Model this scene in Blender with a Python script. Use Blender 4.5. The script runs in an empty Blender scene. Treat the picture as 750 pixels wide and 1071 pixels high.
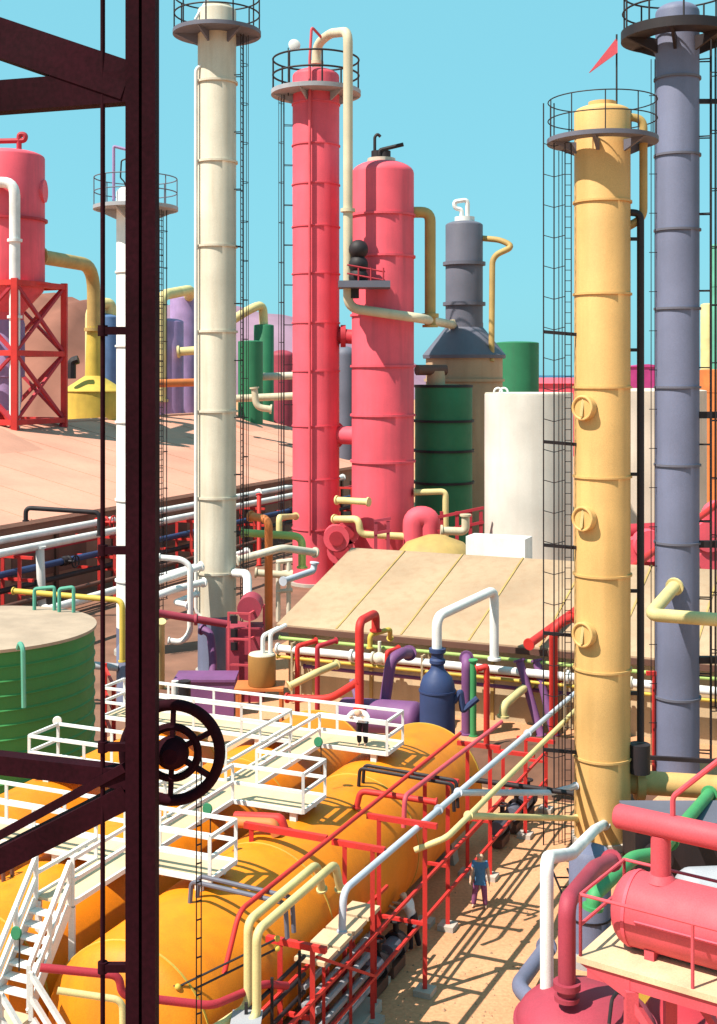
import bpy, math, random
from mathutils import Vector, Matrix
R = math.radians
random.seed(7)
sc = bpy.context.scene
COL = sc.collection
H, F, CX, HY = 16.8, 1300.0, 375.0, 392.0          # camera height, focal length and principal point of the photo (750 px wide)

# ------------------------------------------------------------------ camera, sky, sun, exposure
cam = bpy.data.cameras.new('camera'); cam_o = bpy.data.objects.new('camera', cam); COL.objects.link(cam_o)
cam_o.location = (0, 0, H); cam_o.rotation_euler = (R(90), 0, 0)
cam.sensor_fit = 'VERTICAL'; cam.sensor_height = 36; cam.lens = F / 1071 * 36
cam.shift_y = -(535.5 - HY) / 1071
cam.clip_start = 0.1; cam.clip_end = 60000
sc.camera = cam_o
SUN_AZ, SUN_EL = 32.0, 55.0                          # azimuth from -X towards the camera
sv = Vector((-math.cos(R(SUN_AZ)) * math.cos(R(SUN_EL)), -math.sin(R(SUN_AZ)) * math.cos(R(SUN_EL)), math.sin(R(SUN_EL))))
w = bpy.data.worlds.new('World'); sc.world = w; w.use_nodes = True
nt = w.node_tree; nt.nodes.clear()
sky = nt.nodes.new('ShaderNodeTexSky'); sky.sky_type = 'NISHITA'; sky.sun_disc = False
sky.sun_elevation = R(SUN_EL); sky.sun_rotation = math.atan2(sv.x, sv.y)
sky.air_density = 1.0; sky.dust_density = 1.0; sky.ozone_density = 1.0
tint = nt.nodes.new('ShaderNodeMix'); tint.data_type = 'RGBA'; tint.blend_type = 'MULTIPLY'; tint.inputs[0].default_value = 1
tint.inputs[7].default_value = (0.66, 1.0, 1.08, 1)
flat = nt.nodes.new('ShaderNodeMix'); flat.data_type = 'RGBA'; flat.inputs[0].default_value = 0.75
flat.inputs[7].default_value = (3.4, 9.3, 11.0, 1)          # even cyan light of a hazeless summer sky
bg = nt.nodes.new('ShaderNodeBackground'); bg.inputs[1].default_value = 0.05
wo = nt.nodes.new('ShaderNodeOutputWorld')
nt.links.new(sky.outputs[0], tint.inputs[6]); nt.links.new(tint.outputs[2], flat.inputs[6]); nt.links.new(flat.outputs[2], bg.inputs[0]); nt.links.new(bg.outputs[0], wo.inputs[0])
sl = bpy.data.lights.new('sun', 'SUN'); sl.energy = 5.0; sl.angle = R(0.5); sl.color = (1.0, 0.92, 0.80)
so = bpy.data.objects.new('sun', sl); COL.objects.link(so); so.rotation_euler = sv.to_track_quat('Z', 'Y').to_euler()
sc.view_settings.view_transform = 'Standard'; sc.view_settings.look = 'None'
sc.view_settings.exposure = 0.84; sc.view_settings.gamma = 1.0; sc.view_settings.use_curve_mapping = False
sc.cycles.max_bounces = 6; sc.cycles.diffuse_bounces = 3; sc.cycles.glossy_bounces = 2
sc.cycles.use_denoising = True

# ------------------------------------------------------------------ places
UX, UY = 0.434 / math.hypot(0.434, 1), 1 / math.hypot(0.434, 1)
U = Vector((UX, UY, 0)); V = Vector((UY, -UX, 0)); Z = Vector((0, 0, 1)); XX = Vector((1, 0, 0)); YY = Vector((0, 1, 0))
def uv(u, v, z=0.0): return Vector((0, 40.5, 0)) + U * u + V * v + Z * z      # plant grid: u along the yard, v across it
def P(x, y, D): return Vector(((x - CX) * D / F, D, H - (y - HY) * D / F))
def G(x, y, z=0.0):
    D = (H - z) * F / (y - HY); return Vector(((x - CX) * D / F, D, z))
def zat(y, D): return H - (y - HY) * D / F

# ------------------------------------------------------------------ materials
MATS = {}
def paint(name, c, rough=0.6, var=0.2, dirt=0.25, scale=0.6, dirtc=None, metal=0.0, grain=0.10, bump=0.05, spec=0.35):
    if name in MATS: return MATS[name]
    c = tuple(x * .74 for x in c)
    if dirtc: dirtc = tuple(x * .74 for x in dirtc)
    m = bpy.data.materials.new(name); m.use_nodes = True; n = m.node_tree; b = n.nodes['Principled BSDF']; L = n.links.new
    tc = n.nodes.new('ShaderNodeTexCoord')
    def noise(sc_, vec=(1, 1, 1), det=5):
        mp = n.nodes.new('ShaderNodeMapping'); mp.inputs['Scale'].default_value = vec; L(tc.outputs['Object'], mp.inputs[0])
        t = n.nodes.new('ShaderNodeTexNoise'); t.inputs['Scale'].default_value = sc_; t.inputs['Detail'].default_value = det
        L(mp.outputs[0], t.inputs['Vector']); return t
    def ramp(src, a, b_, ca, cb):
        r = n.nodes.new('ShaderNodeValToRGB'); r.color_ramp.elements[0].position = a; r.color_ramp.elements[1].position = b_
        r.color_ramp.elements[0].color = (*ca, 1); r.color_ramp.elements[1].color = (*cb, 1); L(src, r.inputs[0]); return r
    def mix(bt, fac, a, b_):
        x = n.nodes.new('ShaderNodeMix'); x.data_type = 'RGBA'; x.blend_type = bt
        for k, s in ((0, fac), (6, a), (7, b_)):
            if hasattr(s, 'is_linked'): L(s, x.inputs[k])
            else: x.inputs[k].default_value = s
        return x.outputs[2]
    big = ramp(noise(scale).outputs['Fac'], .3, .7, [max(0, 1 - var)] * 3, [1 + var * .6] * 3)
    fine = ramp(noise(34, det=2).outputs['Fac'], .3, .7, [1 - grain] * 3, [1 + grain] * 3)
    col = mix('MULTIPLY', 1.0, (*c, 1), big.outputs[0]); col = mix('MULTIPLY', 1.0, col, fine.outputs[0])
    if dirt > 0:
        st = noise(1.6, (1.2, 1.2, 0.10), 6)
        dr = ramp(st.outputs['Fac'], .47, .72, (0, 0, 0), (dirt,) * 3)
        d = dirtc or tuple(x * .45 + .03 for x in c)
        col = mix('MIX', dr.outputs[0], col, (*d, 1))
    L(col, b.inputs['Base Color'])
    rr = n.nodes.new('ShaderNodeMapRange'); rr.inputs[3].default_value = rough - .1; rr.inputs[4].default_value = min(1, rough + .15)
    L(noise(2.2).outputs['Fac'], rr.inputs[0]); L(rr.outputs[0], b.inputs['Roughness'])
    b.inputs['Metallic'].default_value = metal; b.inputs['Specular IOR Level'].default_value = spec
    if bump:
        bp = n.nodes.new('ShaderNodeBump'); bp.inputs['Strength'].default_value = bump; bp.inputs['Distance'].default_value = .05
        L(noise(6, det=3).outputs['Fac'], bp.inputs['Height']); L(bp.outputs[0], b.inputs['Normal'])
    MATS[name] = m; return m
RUST = (.16, .06, .03)
M = dict(
    red=paint('coral_red_paint', (.95, .115, .165), dirt=.34, scale=.25),
    red_dark=paint('dark_red_paint', (.50, .03, .05), dirt=.15),
    rackred=paint('signal_red_paint', (.72, .035, .03), dirt=.25, dirtc=RUST),
    pink=paint('pink_paint', (.76, .095, .125), dirt=.15),
    maroon=paint('maroon_paint', (.42, .05, .085), dirt=.2),
    cream=paint('cream_paint', (.72, .62, .44), dirt=.22, scale=.3, dirtc=(.35, .22, .12)),
    white=paint('white_paint', (.92, .90, .88), dirt=.14, dirtc=(.40, .28, .20)),
    bone=paint('bone_white_paint', (.76, .68, .55), dirt=.32, scale=.3, dirtc=(.42, .30, .18)),
    gold=paint('golden_yellow_paint', (.80, .47, .17), dirt=.32, scale=.3, dirtc=(.42, .24, .07)),
    tan=paint('tan_paint', (.55, .36, .12), dirt=.2),
    paley=paint('pale_yellow_paint', (.80, .66, .30), dirt=.15),
    yellow=paint('yellow_paint', (.72, .50, .08), dirt=.2),
    orange=paint('orange_tank_paint', (1.0, .30, .006), rough=.55, dirt=.32, scale=.35, var=.2, dirtc=(.50, .13, .01)),
    orange2=paint('orange_paint', (.75, .22, .06), dirt=.2),
    blueg=paint('grey_blue_paint', (.185, .20, .31), dirt=.34, scale=.3),
    grey=paint('slate_grey_paint', (.15, .15, .20), dirt=.25, scale=.3),
    lgrey=paint('light_grey_paint', (.42, .42, .46), dirt=.25),
    green=paint('bottle_green_paint', (.03, .21, .095), dirt=.2, scale=.3),
    green2=paint('tank_green_paint', (.05, .27, .07), dirt=.25, scale=.3),
    lgreen=paint('yellow_green_paint', (.42, .56, .16), dirt=.1), mgreen=paint('mid_green_paint', (.07, .36, .13), dirt=.2),
    teal=paint('teal_paint', (.12, .42, .30), dirt=.1),
    blue=paint('deep_blue_paint', (.03, .055, .16), dirt=.1),
    lblue=paint('pale_blue_paint', (.58, .62, .72), dirt=.15),
    mblue=paint('mid_blue_paint', (.12, .22, .42), dirt=.15),
    purple=paint('purple_paint', (.23, .085, .24), dirt=.15),
    lilac=paint('lilac_paint', (.38, .25, .48), dirt=.15),
    black=paint('black_paint', (.020, .014, .018), dirt=.2, dirtc=(.06, .03, .03), grain=.2),
    girder=paint('dark_maroon_steel_paint', (.024, .003, .007), rough=.8, dirt=.35, dirtc=(.055, .006, .015), scale=1.5, grain=.25, var=.3, spec=.08),
    brown=paint('brown_paint', (.16, .07, .05), dirt=.2),
    copper=paint('copper_drum_paint', (.42, .20, .05), dirt=.2),
    concrete=paint('concrete', (.55, .48, .42), rough=.85, dirt=.2, bump=.15),
    roof=paint('beige_roofing', (.55, .37, .235), rough=.8, dirt=.4, scale=.2, grain=.16, dirtc=(.40, .23, .13)),
    proof=paint('pink_beige_roofing', (.70, .34, .24), rough=.85, dirt=.15, scale=.12, grain=.14, dirtc=(.45, .2, .14)),
    wall=paint('beige_wall_sheeting', (.64, .48, .30), rough=.8, dirt=.3, scale=.3),
    shed=paint('brown_shed_cladding', (.42, .22, .16), rough=.85, dirt=.3, scale=.3),
    wtank=paint('white_tank_paint', (.86, .79, .72), dirt=.2, scale=.2, dirtc=(.6, .5, .42)), bwall=paint('pale_cladding', (.74, .62, .52), rough=.8, dirt=.2, scale=.2),
    tanktop=paint('tank_roof_plate', (.52, .38, .28), rough=.8, dirt=.2),
    deck=paint('cream_deck_plate', (.78, .57, .36), rough=.7, dirt=.25),
    skin=paint('skin', (.80, .50, .34), dirt=0, var=.05, grain=.02, bump=0),
    hair=paint('hair', (.10, .06, .03), dirt=0), hair2=paint('fair_hair', (.60, .42, .22), dirt=0),
    shirtb=paint('blue_shirt_cloth', (.09, .25, .48), rough=.9, dirt=0), shirtw=paint('white_shirt_cloth', (.85, .82, .84), rough=.9, dirt=0),
    trp=paint('plum_trouser_cloth', (.36, .11, .26), rough=.9, dirt=0), trb=paint('dark_trouser_cloth', (.03, .015, .02), rough=.9, dirt=0),
    shoe=paint('dark_shoe_leather', (.05, .02, .015), dirt=0),
    magenta=paint('magenta_paint', (.55, .05, .25), dirt=.1),
    glass=paint('lamp_glass', (.75, .72, .68), rough=.15, dirt=0, spec=.6),
)

# ------------------------------------------------------------------ mesh collector
def frame(d):
    d = d.normalized(); a = Z if abs(d.z) < .92 else XX
    x = a.cross(d).normalized(); return x, d.cross(x).normalized()
class MB:
    def __init__(s): s.v = []; s.f = []
    def add(s, vs, fs):
        b = len(s.v); s.v += [Vector(p) for p in vs]; s.f += [tuple(b + i for i in f) for f in fs]; return s
    def box(s, c, sz, ax=(XX, YY, Z)):
        c = Vector(c); h = [a * (t / 2) for a, t in zip(ax, sz)]
        vs = [c + h[0] * i + h[1] * j + h[2] * k for i in (-1, 1) for j in (-1, 1) for k in (-1, 1)]
        fs = [(0, 1, 3, 2), (4, 6, 7, 5), (0, 4, 5, 1), (2, 3, 7, 6), (0, 2, 6, 4), (1, 5, 7, 3)]
        if ax[0].cross(ax[1]).dot(ax[2]) < 0: fs = [f[::-1] for f in fs]
        return s.add(vs, fs)
    def bar(s, a, b, w=.1, h=None):
        a, b = Vector(a), Vector(b); d = b - a; h = h or w
        x, y = frame(d); return s.box((a + b) / 2, (w, h, d.length), (x, y, d.normalized()))
    def tube(s, pts, r, seg=12, bend=None, caps=True, closed=False):
        pts = [Vector(p) for p in pts]; bend = r * 2.6 if bend is None else bend
        if not closed and bend > 0 and len(pts) > 2:
            out = [pts[0]]
            for i in range(1, len(pts) - 1):
                p0, p, p1 = pts[i - 1], pts[i], pts[i + 1]; a = (p0 - p); b = (p1 - p)
                t = min(bend, a.length * .48, b.length * .48); a = p + a.normalized() * t; b = p + b.normalized() * t
                for k in range(7):
                    q = k / 6; out.append(a * (1 - q) ** 2 + p * 2 * q * (1 - q) + b * q * q)
            out.append(pts[-1]); pts = out
        n = len(pts); rings = []; d = (pts[1] - pts[0]).normalized(); x, y = frame(d)
        for i, p in enumerate(pts):
            if closed: t = (pts[(i + 1) % n] - pts[i - 1]).normalized()
            else: t = (pts[min(i + 1, n - 1)] - pts[max(i - 1, 0)]).normalized()
            x = (x - t * x.dot(t)).normalized(); y = t.cross(x)
            rr = r if not callable(r) else r(i / (n - 1))
            rings.append([p + x * (rr * math.cos(2 * math.pi * k / seg)) + y * (rr * math.sin(2 * math.pi * k / seg)) for k in range(seg)])
        vs = [q for g in rings for q in g]; fs = []
        for i in range(n if closed else n - 1):
            a, b = i * seg, ((i + 1) % n) * seg
            for k in range(seg): fs.append((a + k, a + (k + 1) % seg, b + (k + 1) % seg, b + k))
        if caps and not closed: fs.append(tuple(range(seg))[::-1]); fs.append(tuple((n - 1) * seg + k for k in range(seg)))
        return s.add(vs, fs)
    def cyl(s, a, b, r, r2=None, seg=20):
        a, b = Vector(a), Vector(b)
        return s.lathe(a, (b - a), [(r, 0), (r if r2 is None else r2, (b - a).length)], seg)
    def lathe(s, o, ax, prof, seg=40, caps=True, arc=None):
        o = Vector(o); d = Vector(ax).normalized(); x, y = frame(d); vs = []; fs = []; n = len(prof)
        for r, h in prof:
            for k in range(seg):
                a = 2 * math.pi * k / seg; vs.append(o + d * h + x * (r * math.cos(a)) + y * (r * math.sin(a)))
        for i in range(n - 1):
            for k in range(seg):
                a, b = i * seg, (i + 1) * seg; fs.append((a + k, a + (k + 1) % seg, b + (k + 1) % seg, b + k))
        if caps:
            fs.append(tuple(range(seg))[::-1]); fs.append(tuple((n - 1) * seg + k for k in range(seg)))
        return s.add(vs, fs)
    def ring(s, c, rad, r, ax=Z, seg=40, tseg=8, a0=0, a1=360, x=None):
        c = Vector(c); d = Vector(ax).normalized(); x0, y0 = frame(d)
        if x is not None: x0 = Vector(x).normalized(); y0 = d.cross(x0)
        full = abs(a1 - a0) >= 360; n = seg if full else seg + 1
        pts = [c + x0 * rad * math.cos(R(a0 + (a1 - a0) * k / seg)) + y0 * rad * math.sin(R(a0 + (a1 - a0) * k / seg)) for k in range(n)]
        return s.tube(pts, r, tseg, 0, True, full)
    def annulus(s, c, r0, r1, t, seg=48):
        return s.lathe(c, Z, [(r0, 0), (r1, 0), (r1, t), (r0, t), (r0, 0)], seg, caps=False)
    def prism(s, poly, d):
        n = len(poly); d = Vector(d); vs = [Vector(p) for p in poly] + [Vector(p) + d for p in poly]
        fs = [tuple(range(n))[::-1], tuple(range(n, 2 * n))] + [(i, (i + 1) % n, n + (i + 1) % n, n + i) for i in range(n)]
        return s.add(vs, fs)
    def sphere(s, c, r, seg=16, sq=(1, 1, 1)):
        pr = [(max(1e-3, r * math.sin(math.pi * i / 10)), -r * math.cos(math.pi * i / 10)) for i in range(11)]
        b = len(s.v); s.lathe((0, 0, 0), Z, pr, seg)
        for i in range(b, len(s.v)): p = s.v[i]; s.v[i] = Vector(c) + Vector((p.x * sq[0], p.y * sq[1], p.z * sq[2]))
        return s
    def build(s, name, mat, parent=None, smooth=38, label=None):
        if parent is None:
            xs = [p.x for p in s.v]; ys = [p.y for p in s.v]
            off = Vector(((min(xs) + max(xs)) / 2, (min(ys) + max(ys)) / 2, min(p.z for p in s.v)))
        else: off = OFF[parent]
        me = bpy.data.meshes.new(name); me.from_pydata([p - off for p in s.v], [], s.f); me.validate()
        import bmesh
        bm = bmesh.new(); bm.from_mesh(me); bmesh.ops.recalc_face_normals(bm, faces=bm.faces); bm.to_mesh(me); bm.free()
        me.polygons.foreach_set('use_smooth', [True] * len(me.polygons)); me.set_sharp_from_angle(angle=R(smooth))
        for m in (mat if isinstance(mat, (list, tuple)) else [mat]): me.materials.append(M[m] if isinstance(m, str) else m)
        o = bpy.data.objects.new(name, me); COL.objects.link(o)
        if parent is None: o.location = off
        else: o.parent = parent
        OFF[o] = off
        if label: o['label'] = label
        return o
OFF = {}
def thing(name, label, cat, loc, group=None):
    o = bpy.data.objects.new(name, None); COL.objects.link(o); o.location = loc; o.empty_display_size = .3
    OFF[o] = Vector(loc); o['label'] = label; o['category'] = cat
    if group: o['group'] = group
    return o
def tag(o, label, cat, group=None):
    o['label'] = label; o['category'] = cat
    if group: o['group'] = group
    return o
def struct(o): o['kind'] = 'structure'; return o
def pipe(label, pts, r, mat, cat='pipe', name='pipe', group=None, bend=None, flanges=(), seg=12, fmat=None):
    o = tag(MB().tube(pts, r, seg, bend).build(name, mat), label, cat, group)
    if r >= .09:
        for a, b in ((pts[0], pts[1]), (pts[-1], pts[-2])):
            a = Vector(a); d = (Vector(b) - a).normalized()
            MB().cyl(a - d * r * .06, a + d * r * .42, r * 1.42, seg=16).build('flange', fmat or mat, o)
    for p, d in flanges:
        MB().cyl(Vector(p) - Vector(d).normalized() * r * .35, Vector(p) + Vector(d).normalized() * r * .35, r * 1.55, seg=16).build('flange', fmat or mat, o)
    return o

def valve(o, p, d, r, mat='black', up=Z, wheel=True):
    p = Vector(p); d = Vector(d).normalized(); up = Vector(up)
    m = MB().lathe(p - d * r * 2, d, [(r * 1.5, 0), (r * 1.5, r * .5), (r * 1.05, r * .7), (r * 1.6, r * 1.6), (r * 1.6, r * 2.4), (r * 1.05, r * 3.3), (r * 1.5, r * 3.5), (r * 1.5, r * 4)], 16)
    m.cyl(p + up * r, p + up * r * 4.2, r * .45, seg=10); v = m.build('valve', mat, o)
    if wheel:
        c = p + up * r * 4.2; w = MB().ring(c, r * 1.9, r * .25, ax=up, seg=20, tseg=6); a, b = frame(up)
        for q in (a, b): w.bar(c - q * r * 1.9, c + q * r * 1.9, r * .3)
        w.build('handwheel', mat, v)
    return v
# ------------------------------------------------------------------ setting: ground, sea, hills
def ground_mat():
    m = bpy.data.materials.new('sandy_ground'); m.use_nodes = True; n = m.node_tree; b = n.nodes['Principled BSDF']; L = n.links.new
    tc = n.nodes.new('ShaderNodeTexCoord')
    def ns(s, d=6, r=.6):
        t = n.nodes.new('ShaderNodeTexNoise'); t.inputs['Scale'].default_value = s; t.inputs['Detail'].default_value = d; t.inputs['Roughness'].default_value = r
        L(tc.outputs['Object'], t.inputs['Vector']); return t
    def rp(src, els):
        r = n.nodes.new('ShaderNodeValToRGB'); r.color_ramp.elements[0].position = els[0][0]; r.color_ramp.elements[0].color = (*els[0][1], 1)
        r.color_ramp.elements[1].position = els[1][0]; r.color_ramp.elements[1].color = (*els[1][1], 1); L(src, r.inputs[0]); return r
    a = rp(ns(.15).outputs['Fac'], [(.35, (.47, .225, .118)), (.65, (.56, .295, .165))])
    g = rp(ns(9, 3).outputs['Fac'], [(.3, (.8, .8, .8)), (.7, (1.12, 1.12, 1.12))])
    st = rp(ns(.5, 8, .7).outputs['Fac'], [(.6, (1, 1, 1)), (.8, (.62, .52, .45))])
    x = n.nodes.new('ShaderNodeMix'); x.data_type = 'RGBA'; x.blend_type = 'MULTIPLY'; x.inputs[0].default_value = 1
    y = n.nodes.new('ShaderNodeMix'); y.data_type = 'RGBA'; y.blend_type = 'MULTIPLY'; y.inputs[0].default_value = 1
    L(a.outputs[0], x.inputs[6]); L(g.outputs[0], x.inputs[7]); L(x.outputs[2], y.inputs[6]); L(st.outputs[0], y.inputs[7]); L(y.outputs[2], b.inputs['Base Color'])
    b.inputs['Roughness'].default_value = .95; b.inputs['Specular IOR Level'].default_value = .1
    bp = n.nodes.new('ShaderNodeBump'); bp.inputs['Strength'].default_value = .25; bp.inputs['Distance'].default_value = .06
    L(ns(14, 4).outputs['Fac'], bp.inputs['Height']); L(bp.outputs[0], b.inputs['Normal']); return m
struct(MB().add([(-3000, -300, 0), (3000, -300, 0), (3000, 1500, 0), (-3000, 1500, 0)], [(0, 1, 2, 3)]).build('ground', ground_mat()))
struct(MB().add([uv(5, -43, .004), uv(5, -17, .004), uv(92, -24, .004), uv(112, -43, .004)], [(0, 1, 2, 3)]).build('shade_pavement', paint('shade_brown_pavement', (.27, .13, .085), rough=.9, var=.3, dirt=0, scale=.4, bump=.2)))  # dark brown sheet, shade around the left pipe rack put into its colour
sea_m = paint('sea_water', (.015, .08, .20), rough=.35, var=.2, dirt=0, scale=.01, bump=.2)
struct(MB().add([(-30000, 1495, -1.5), (30000, 1495, -1.5), (30000, 40000, -1.5), (-30000, 40000, -1.5)], [(0, 1, 2, 3)]).build('sea', sea_m))
def hill(name, D, prof, mat, depth):
    rnd = random.Random(len(name) + int(D)); mb = MB(); n = 60; m = 10; vs = []; fs = []
    for i in range(n + 1):
        x = prof[0][0] + (prof[-1][0] - prof[0][0]) * i / n
        for (x0, y0), (x1, y1) in zip(prof, prof[1:]):
            if x0 <= x <= x1: y = y0 + (y1 - y0) * (x - x0) / (x1 - x0)
        top = max(.5, zat(y, D)) * (1 + rnd.uniform(-.03, .03))
        X = (x - CX) * D / F
        for j in range(m + 1):
            t = j / m; hgt = top * math.sin(math.pi * min(1, t * 1.0)) ** .8
            vs.append((X, D + (t - .5) * depth + rnd.uniform(-6, 6), max(-1, hgt + rnd.uniform(-1, 1) * (0 < j < m)) - .5))
    for i in range(n):
        for j in range(m):
            a = i * (m + 1) + j; fs.append((a, a + m + 1, a + m + 2, a + 1))
    return struct(mb.add(vs, fs).build(name, mat, smooth=80))
hill('hills', 620, [(-420, 345), (-150, 300), (40, 306), (95, 314), (130, 345), (200, 392)], paint('brick_earth_hillside', (.34, .14, .10), rough=.95, var=.3, dirt=0, scale=.03, bump=0, spec=.1), 260)
hill('hills', 1000, [(-500, 340), (60, 322), (170, 318), (245, 322), (300, 329), (360, 341), (420, 372), (455, 392)], paint('mauve_heather_hillside', (.36, .22, .30), rough=.95, var=.25, dirt=0, scale=.02, bump=0, spec=.1), 330)

# ------------------------------------------------------------------ process towers and vessels
def dome(R_, h, n=8): return [(max(.02, R_ * math.cos(math.pi / 2 * i / n)), h * math.sin(math.pi / 2 * i / n)) for i in range(1, n + 1)]
def vessel(name, label, cat, px, rpx, D, topy, mat, bands=(), dm=.45, base_z=0.0, skirt=None, bandmat=None, bw=.07, group=None, part='shell', neck=None):
    X = (px - CX) * D / F; r = rpx * D / F; zt = zat(topy, D); c = Vector((X, D, base_z)); h = zt - base_z - dm * r
    t = thing(name, label, cat, c, group)
    z0 = 0
    if skirt:
        z0 = zat(skirt[0], D) - base_z
        MB().lathe(c, Z, [(r * 1.0, 0), (r, z0)], 40).build('skirt', skirt[1], t)
    prof = [(r, z0), (r, h)] + [(a, h + b) for a, b in dome(r, dm * r)]
    MB().lathe(c, Z, prof, 48).build(part, mat, t)
    for y in bands:
        z = zat(y, D)
        MB().lathe(Vector((X, D, z - bw / 2)), Z, [(r * .99, 0), (r * 1.0 + bw * .8, 0), (r * 1.0 + bw * .8, bw), (r * .99, bw)], 48, caps=False).build('band', bandmat or mat, t)
    MB().lathe(c - Z * .0, Z, [(r * 1.12, .0), (r * 1.12, .25), (r * 1.0, .25)], 40).build('base_flange', 'concrete', t)
    return t, c, r, zt
def platform(t, c, r, z, rout, mat, rin=None, rail_h=1.1, posts=10, th=.16, rw=.035, a_off=10, railmat=None, nbr=6):
    rin = rin or r * 1.005; ctr = Vector((c.x, c.y, z))
    pf = MB().annulus(ctr, rin, rout, th).build('platform', mat, t)
    hr = MB()
    for hh in (rail_h * .5, rail_h): hr.ring(ctr + Z * (th + hh), rout - rw * 2, rw, seg=40, tseg=6)
    for k in range(posts):
        a = R(a_off + 360 * k / posts); q = ctr + Vector((math.cos(a), math.sin(a), 0)) * (rout - rw * 2)
        hr.tube([q + Z * (th - .02), q + Z * (th + rail_h)], rw, 6)
    hr.build('handrail', railmat or mat, pf)
    for k in range(nbr):
        a = R(a_off + 360 * k / nbr); d = Vector((math.cos(a), math.sin(a), 0)); s = Z.cross(d) * .12
        MB().prism([ctr + d * (r * .97) - s / 2 - Z * .002, ctr + d * (rout * .97) - s / 2 - Z * .002, ctr + d * (r * .97) - s / 2 - Z * (rout - r) * .42], s).build('bracket', mat, pf)
    return pf
def ladder(t, c, r, az, z0, z1, mat, off=.35, wd=.5, step=.35, cage=True, rr=.028, hoop=1.1, tie=3.2):
    d = Vector((math.cos(R(az)), math.sin(R(az)), 0)); s = Z.cross(d); b = Vector((c.x, c.y, 0)) + d * (r + off)
    m = MB()
    for k in (-1, 1): m.tube([b + s * (k * wd / 2) + Z * z0, b + s * (k * wd / 2) + Z * z1], rr, 6)
    z = z0 + .2
    while z < z1: m.tube([b - s * (wd / 2) + Z * z, b + s * (wd / 2) + Z * z], rr * .8, 5); z += step
    z = z0 + .6
    while z < z1:
        for k in (-1, 1): m.bar(b + s * (k * wd / 2) + Z * z, b - d * (off + .05) + s * (k * wd / 2 * .8) + Z * z, .05)
        z += tie
    l = m.build('ladder', mat, t)
    if cage:
        g = MB(); z = z0 + 2.4
        while z < z1:
            g.ring(b + Z * z, wd * .75, rr * .7, seg=12, tseg=5, a0=-90, a1=90, x=d); z += hoop
        for a in (-60, 0, 60):
            q = b + (d * math.cos(R(a)) + s * math.sin(R(a))) * wd * .75
            g.tube([q + Z * (z0 + 2.4), q + Z * z1], rr * .7, 5)
        g.build('cage', mat, l)
    return l

# ---- red slender column
t, c, r, zt = vessel('distillation_column', 'tall slender coral red column with a ringed grey platform near its top', 'column', 330.5, 24.5, 100, 72, 'red',
                     (110, 153, 194, 238, 287, 338, 388, 445, 500, 552), dm=.35, bw=.10)
RC, RR, RZ = c, r, zt
platform(t, c, r, zat(100, 100), 47 * 100 / F, 'lgrey', railmat='black', rail_h=2.5, posts=8, th=.35, rw=.08)
ladder(t, c, r, 188, 1, zat(101, 100), 'black', off=.7, wd=.55, rr=.035, step=.6, hoop=3.2)
MB().tube([P(324, 560, 97.9), P(324, 62, 97.9), P(326, 28, 98.0), P(337, 40, 99)], .11, 8, .3).build('vent_line', 'pink', t)
lm = MB().tube([P(301.5, 100, 99), P(301.5, 50, 99)], .05, 6).build('lamp_mast', 'black', t)
MB().lathe(P(308, 47, 98.7), Vector((.2, -1, .1)), [(.1, -.35), (.42, -.25), (.48, 0), (.3, .1)], 20).build('floodlight', 'white', lm)
# ---- red fat vessel
t, c, r, zt = vessel('process_vessel', 'broad coral red vessel with domed top, right of the slender red column', 'vessel', 400.5, 32.5, 98, 168, 'red',
                     (226, 269, 330, 383, 434, 482), dm=.42, bw=.17)
R2C, R2R = c, r
for x, lbl in ((395, 0), (402, 0)):
    MB().cyl(P(x, 172, 98), P(x, 158, 98), .5, seg=12).build('nozzle', 'black', t)
MB().cyl(P(399, 173, 98), P(399, 166, 98), 1.1, seg=20).build('manway', 'bone', t)
MB().tube([P(392, 165, 98), P(392, 143, 98), P(395, 140, 98), P(398, 143, 98)], .12, 8, .3).build('vent_hook', 'black', t)
MB().tube([P(397, 163, 97.6), P(397, 157, 97.6), P(422, 151, 97.6)], .16, 8, .2).build('relief_valve_arm', 'black', t)
MB().box(P(381, 298, 94.2), (3.9, 2.4, .5)).build('side_platform', 'grey', t)
hr = MB()
for y in (292, 283): hr.tube([P(363, y - 6, 93.2), P(401, y + 1, 93.2), P(402, y + 1, 95)], .07, 6, 0)
for x in (375, 388, 401): hr.tube([P(x, 296, 93.2), P(x, 280, 93.2)], .07, 6)
hr.build('handrail', 'red_dark', t)
for y in (261, 277, 290):
    MB().sphere(P(375, y, 94.2), .75, 12).build('valve_body', 'black', t)
MB().tube([P(371, 312, 94.6), P(371, 258, 94.6)], .35, 10).build('valve_riser', 'black', t)
# ---- connecting pipes
pipe('cream overhead pipe looping from the slender red column top down to the grey stack', [P(331, 75, 100), P(331, 47, 100), P(345, 35, 98.5), P(364, 33, 94.7), P(364, 322, 94.7), P(440, 333, 94.9), P(474, 340, 110.8)], .37, 'cream', bend=.9,
     flanges=[(P(364, 220, 94.7), Z), (P(331, 66, 100), Z)])
pipe('tan pipe bending down from the right shoulder of the broad red vessel', [P(430, 222, 98.4), P(450, 222, 98.4), P(450, 342, 98.8)], .44, 'tan', bend=2.0, flanges=[(P(450, 330, 98.8), Z)])
pipe('short dark red duct joining the two coral red columns, the upper one', [P(350, 351, 100), P(378, 353, 98.6)], .58, 'red_dark', cat='duct', name='duct', flanges=[(P(359, 351.5, 99.6), XX)])
pipe('thick coral red duct joining the two coral red columns at mid height', [P(350, 455, 100), P(380, 456, 98.4)], .72, 'red', cat='duct', name='duct')
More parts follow.
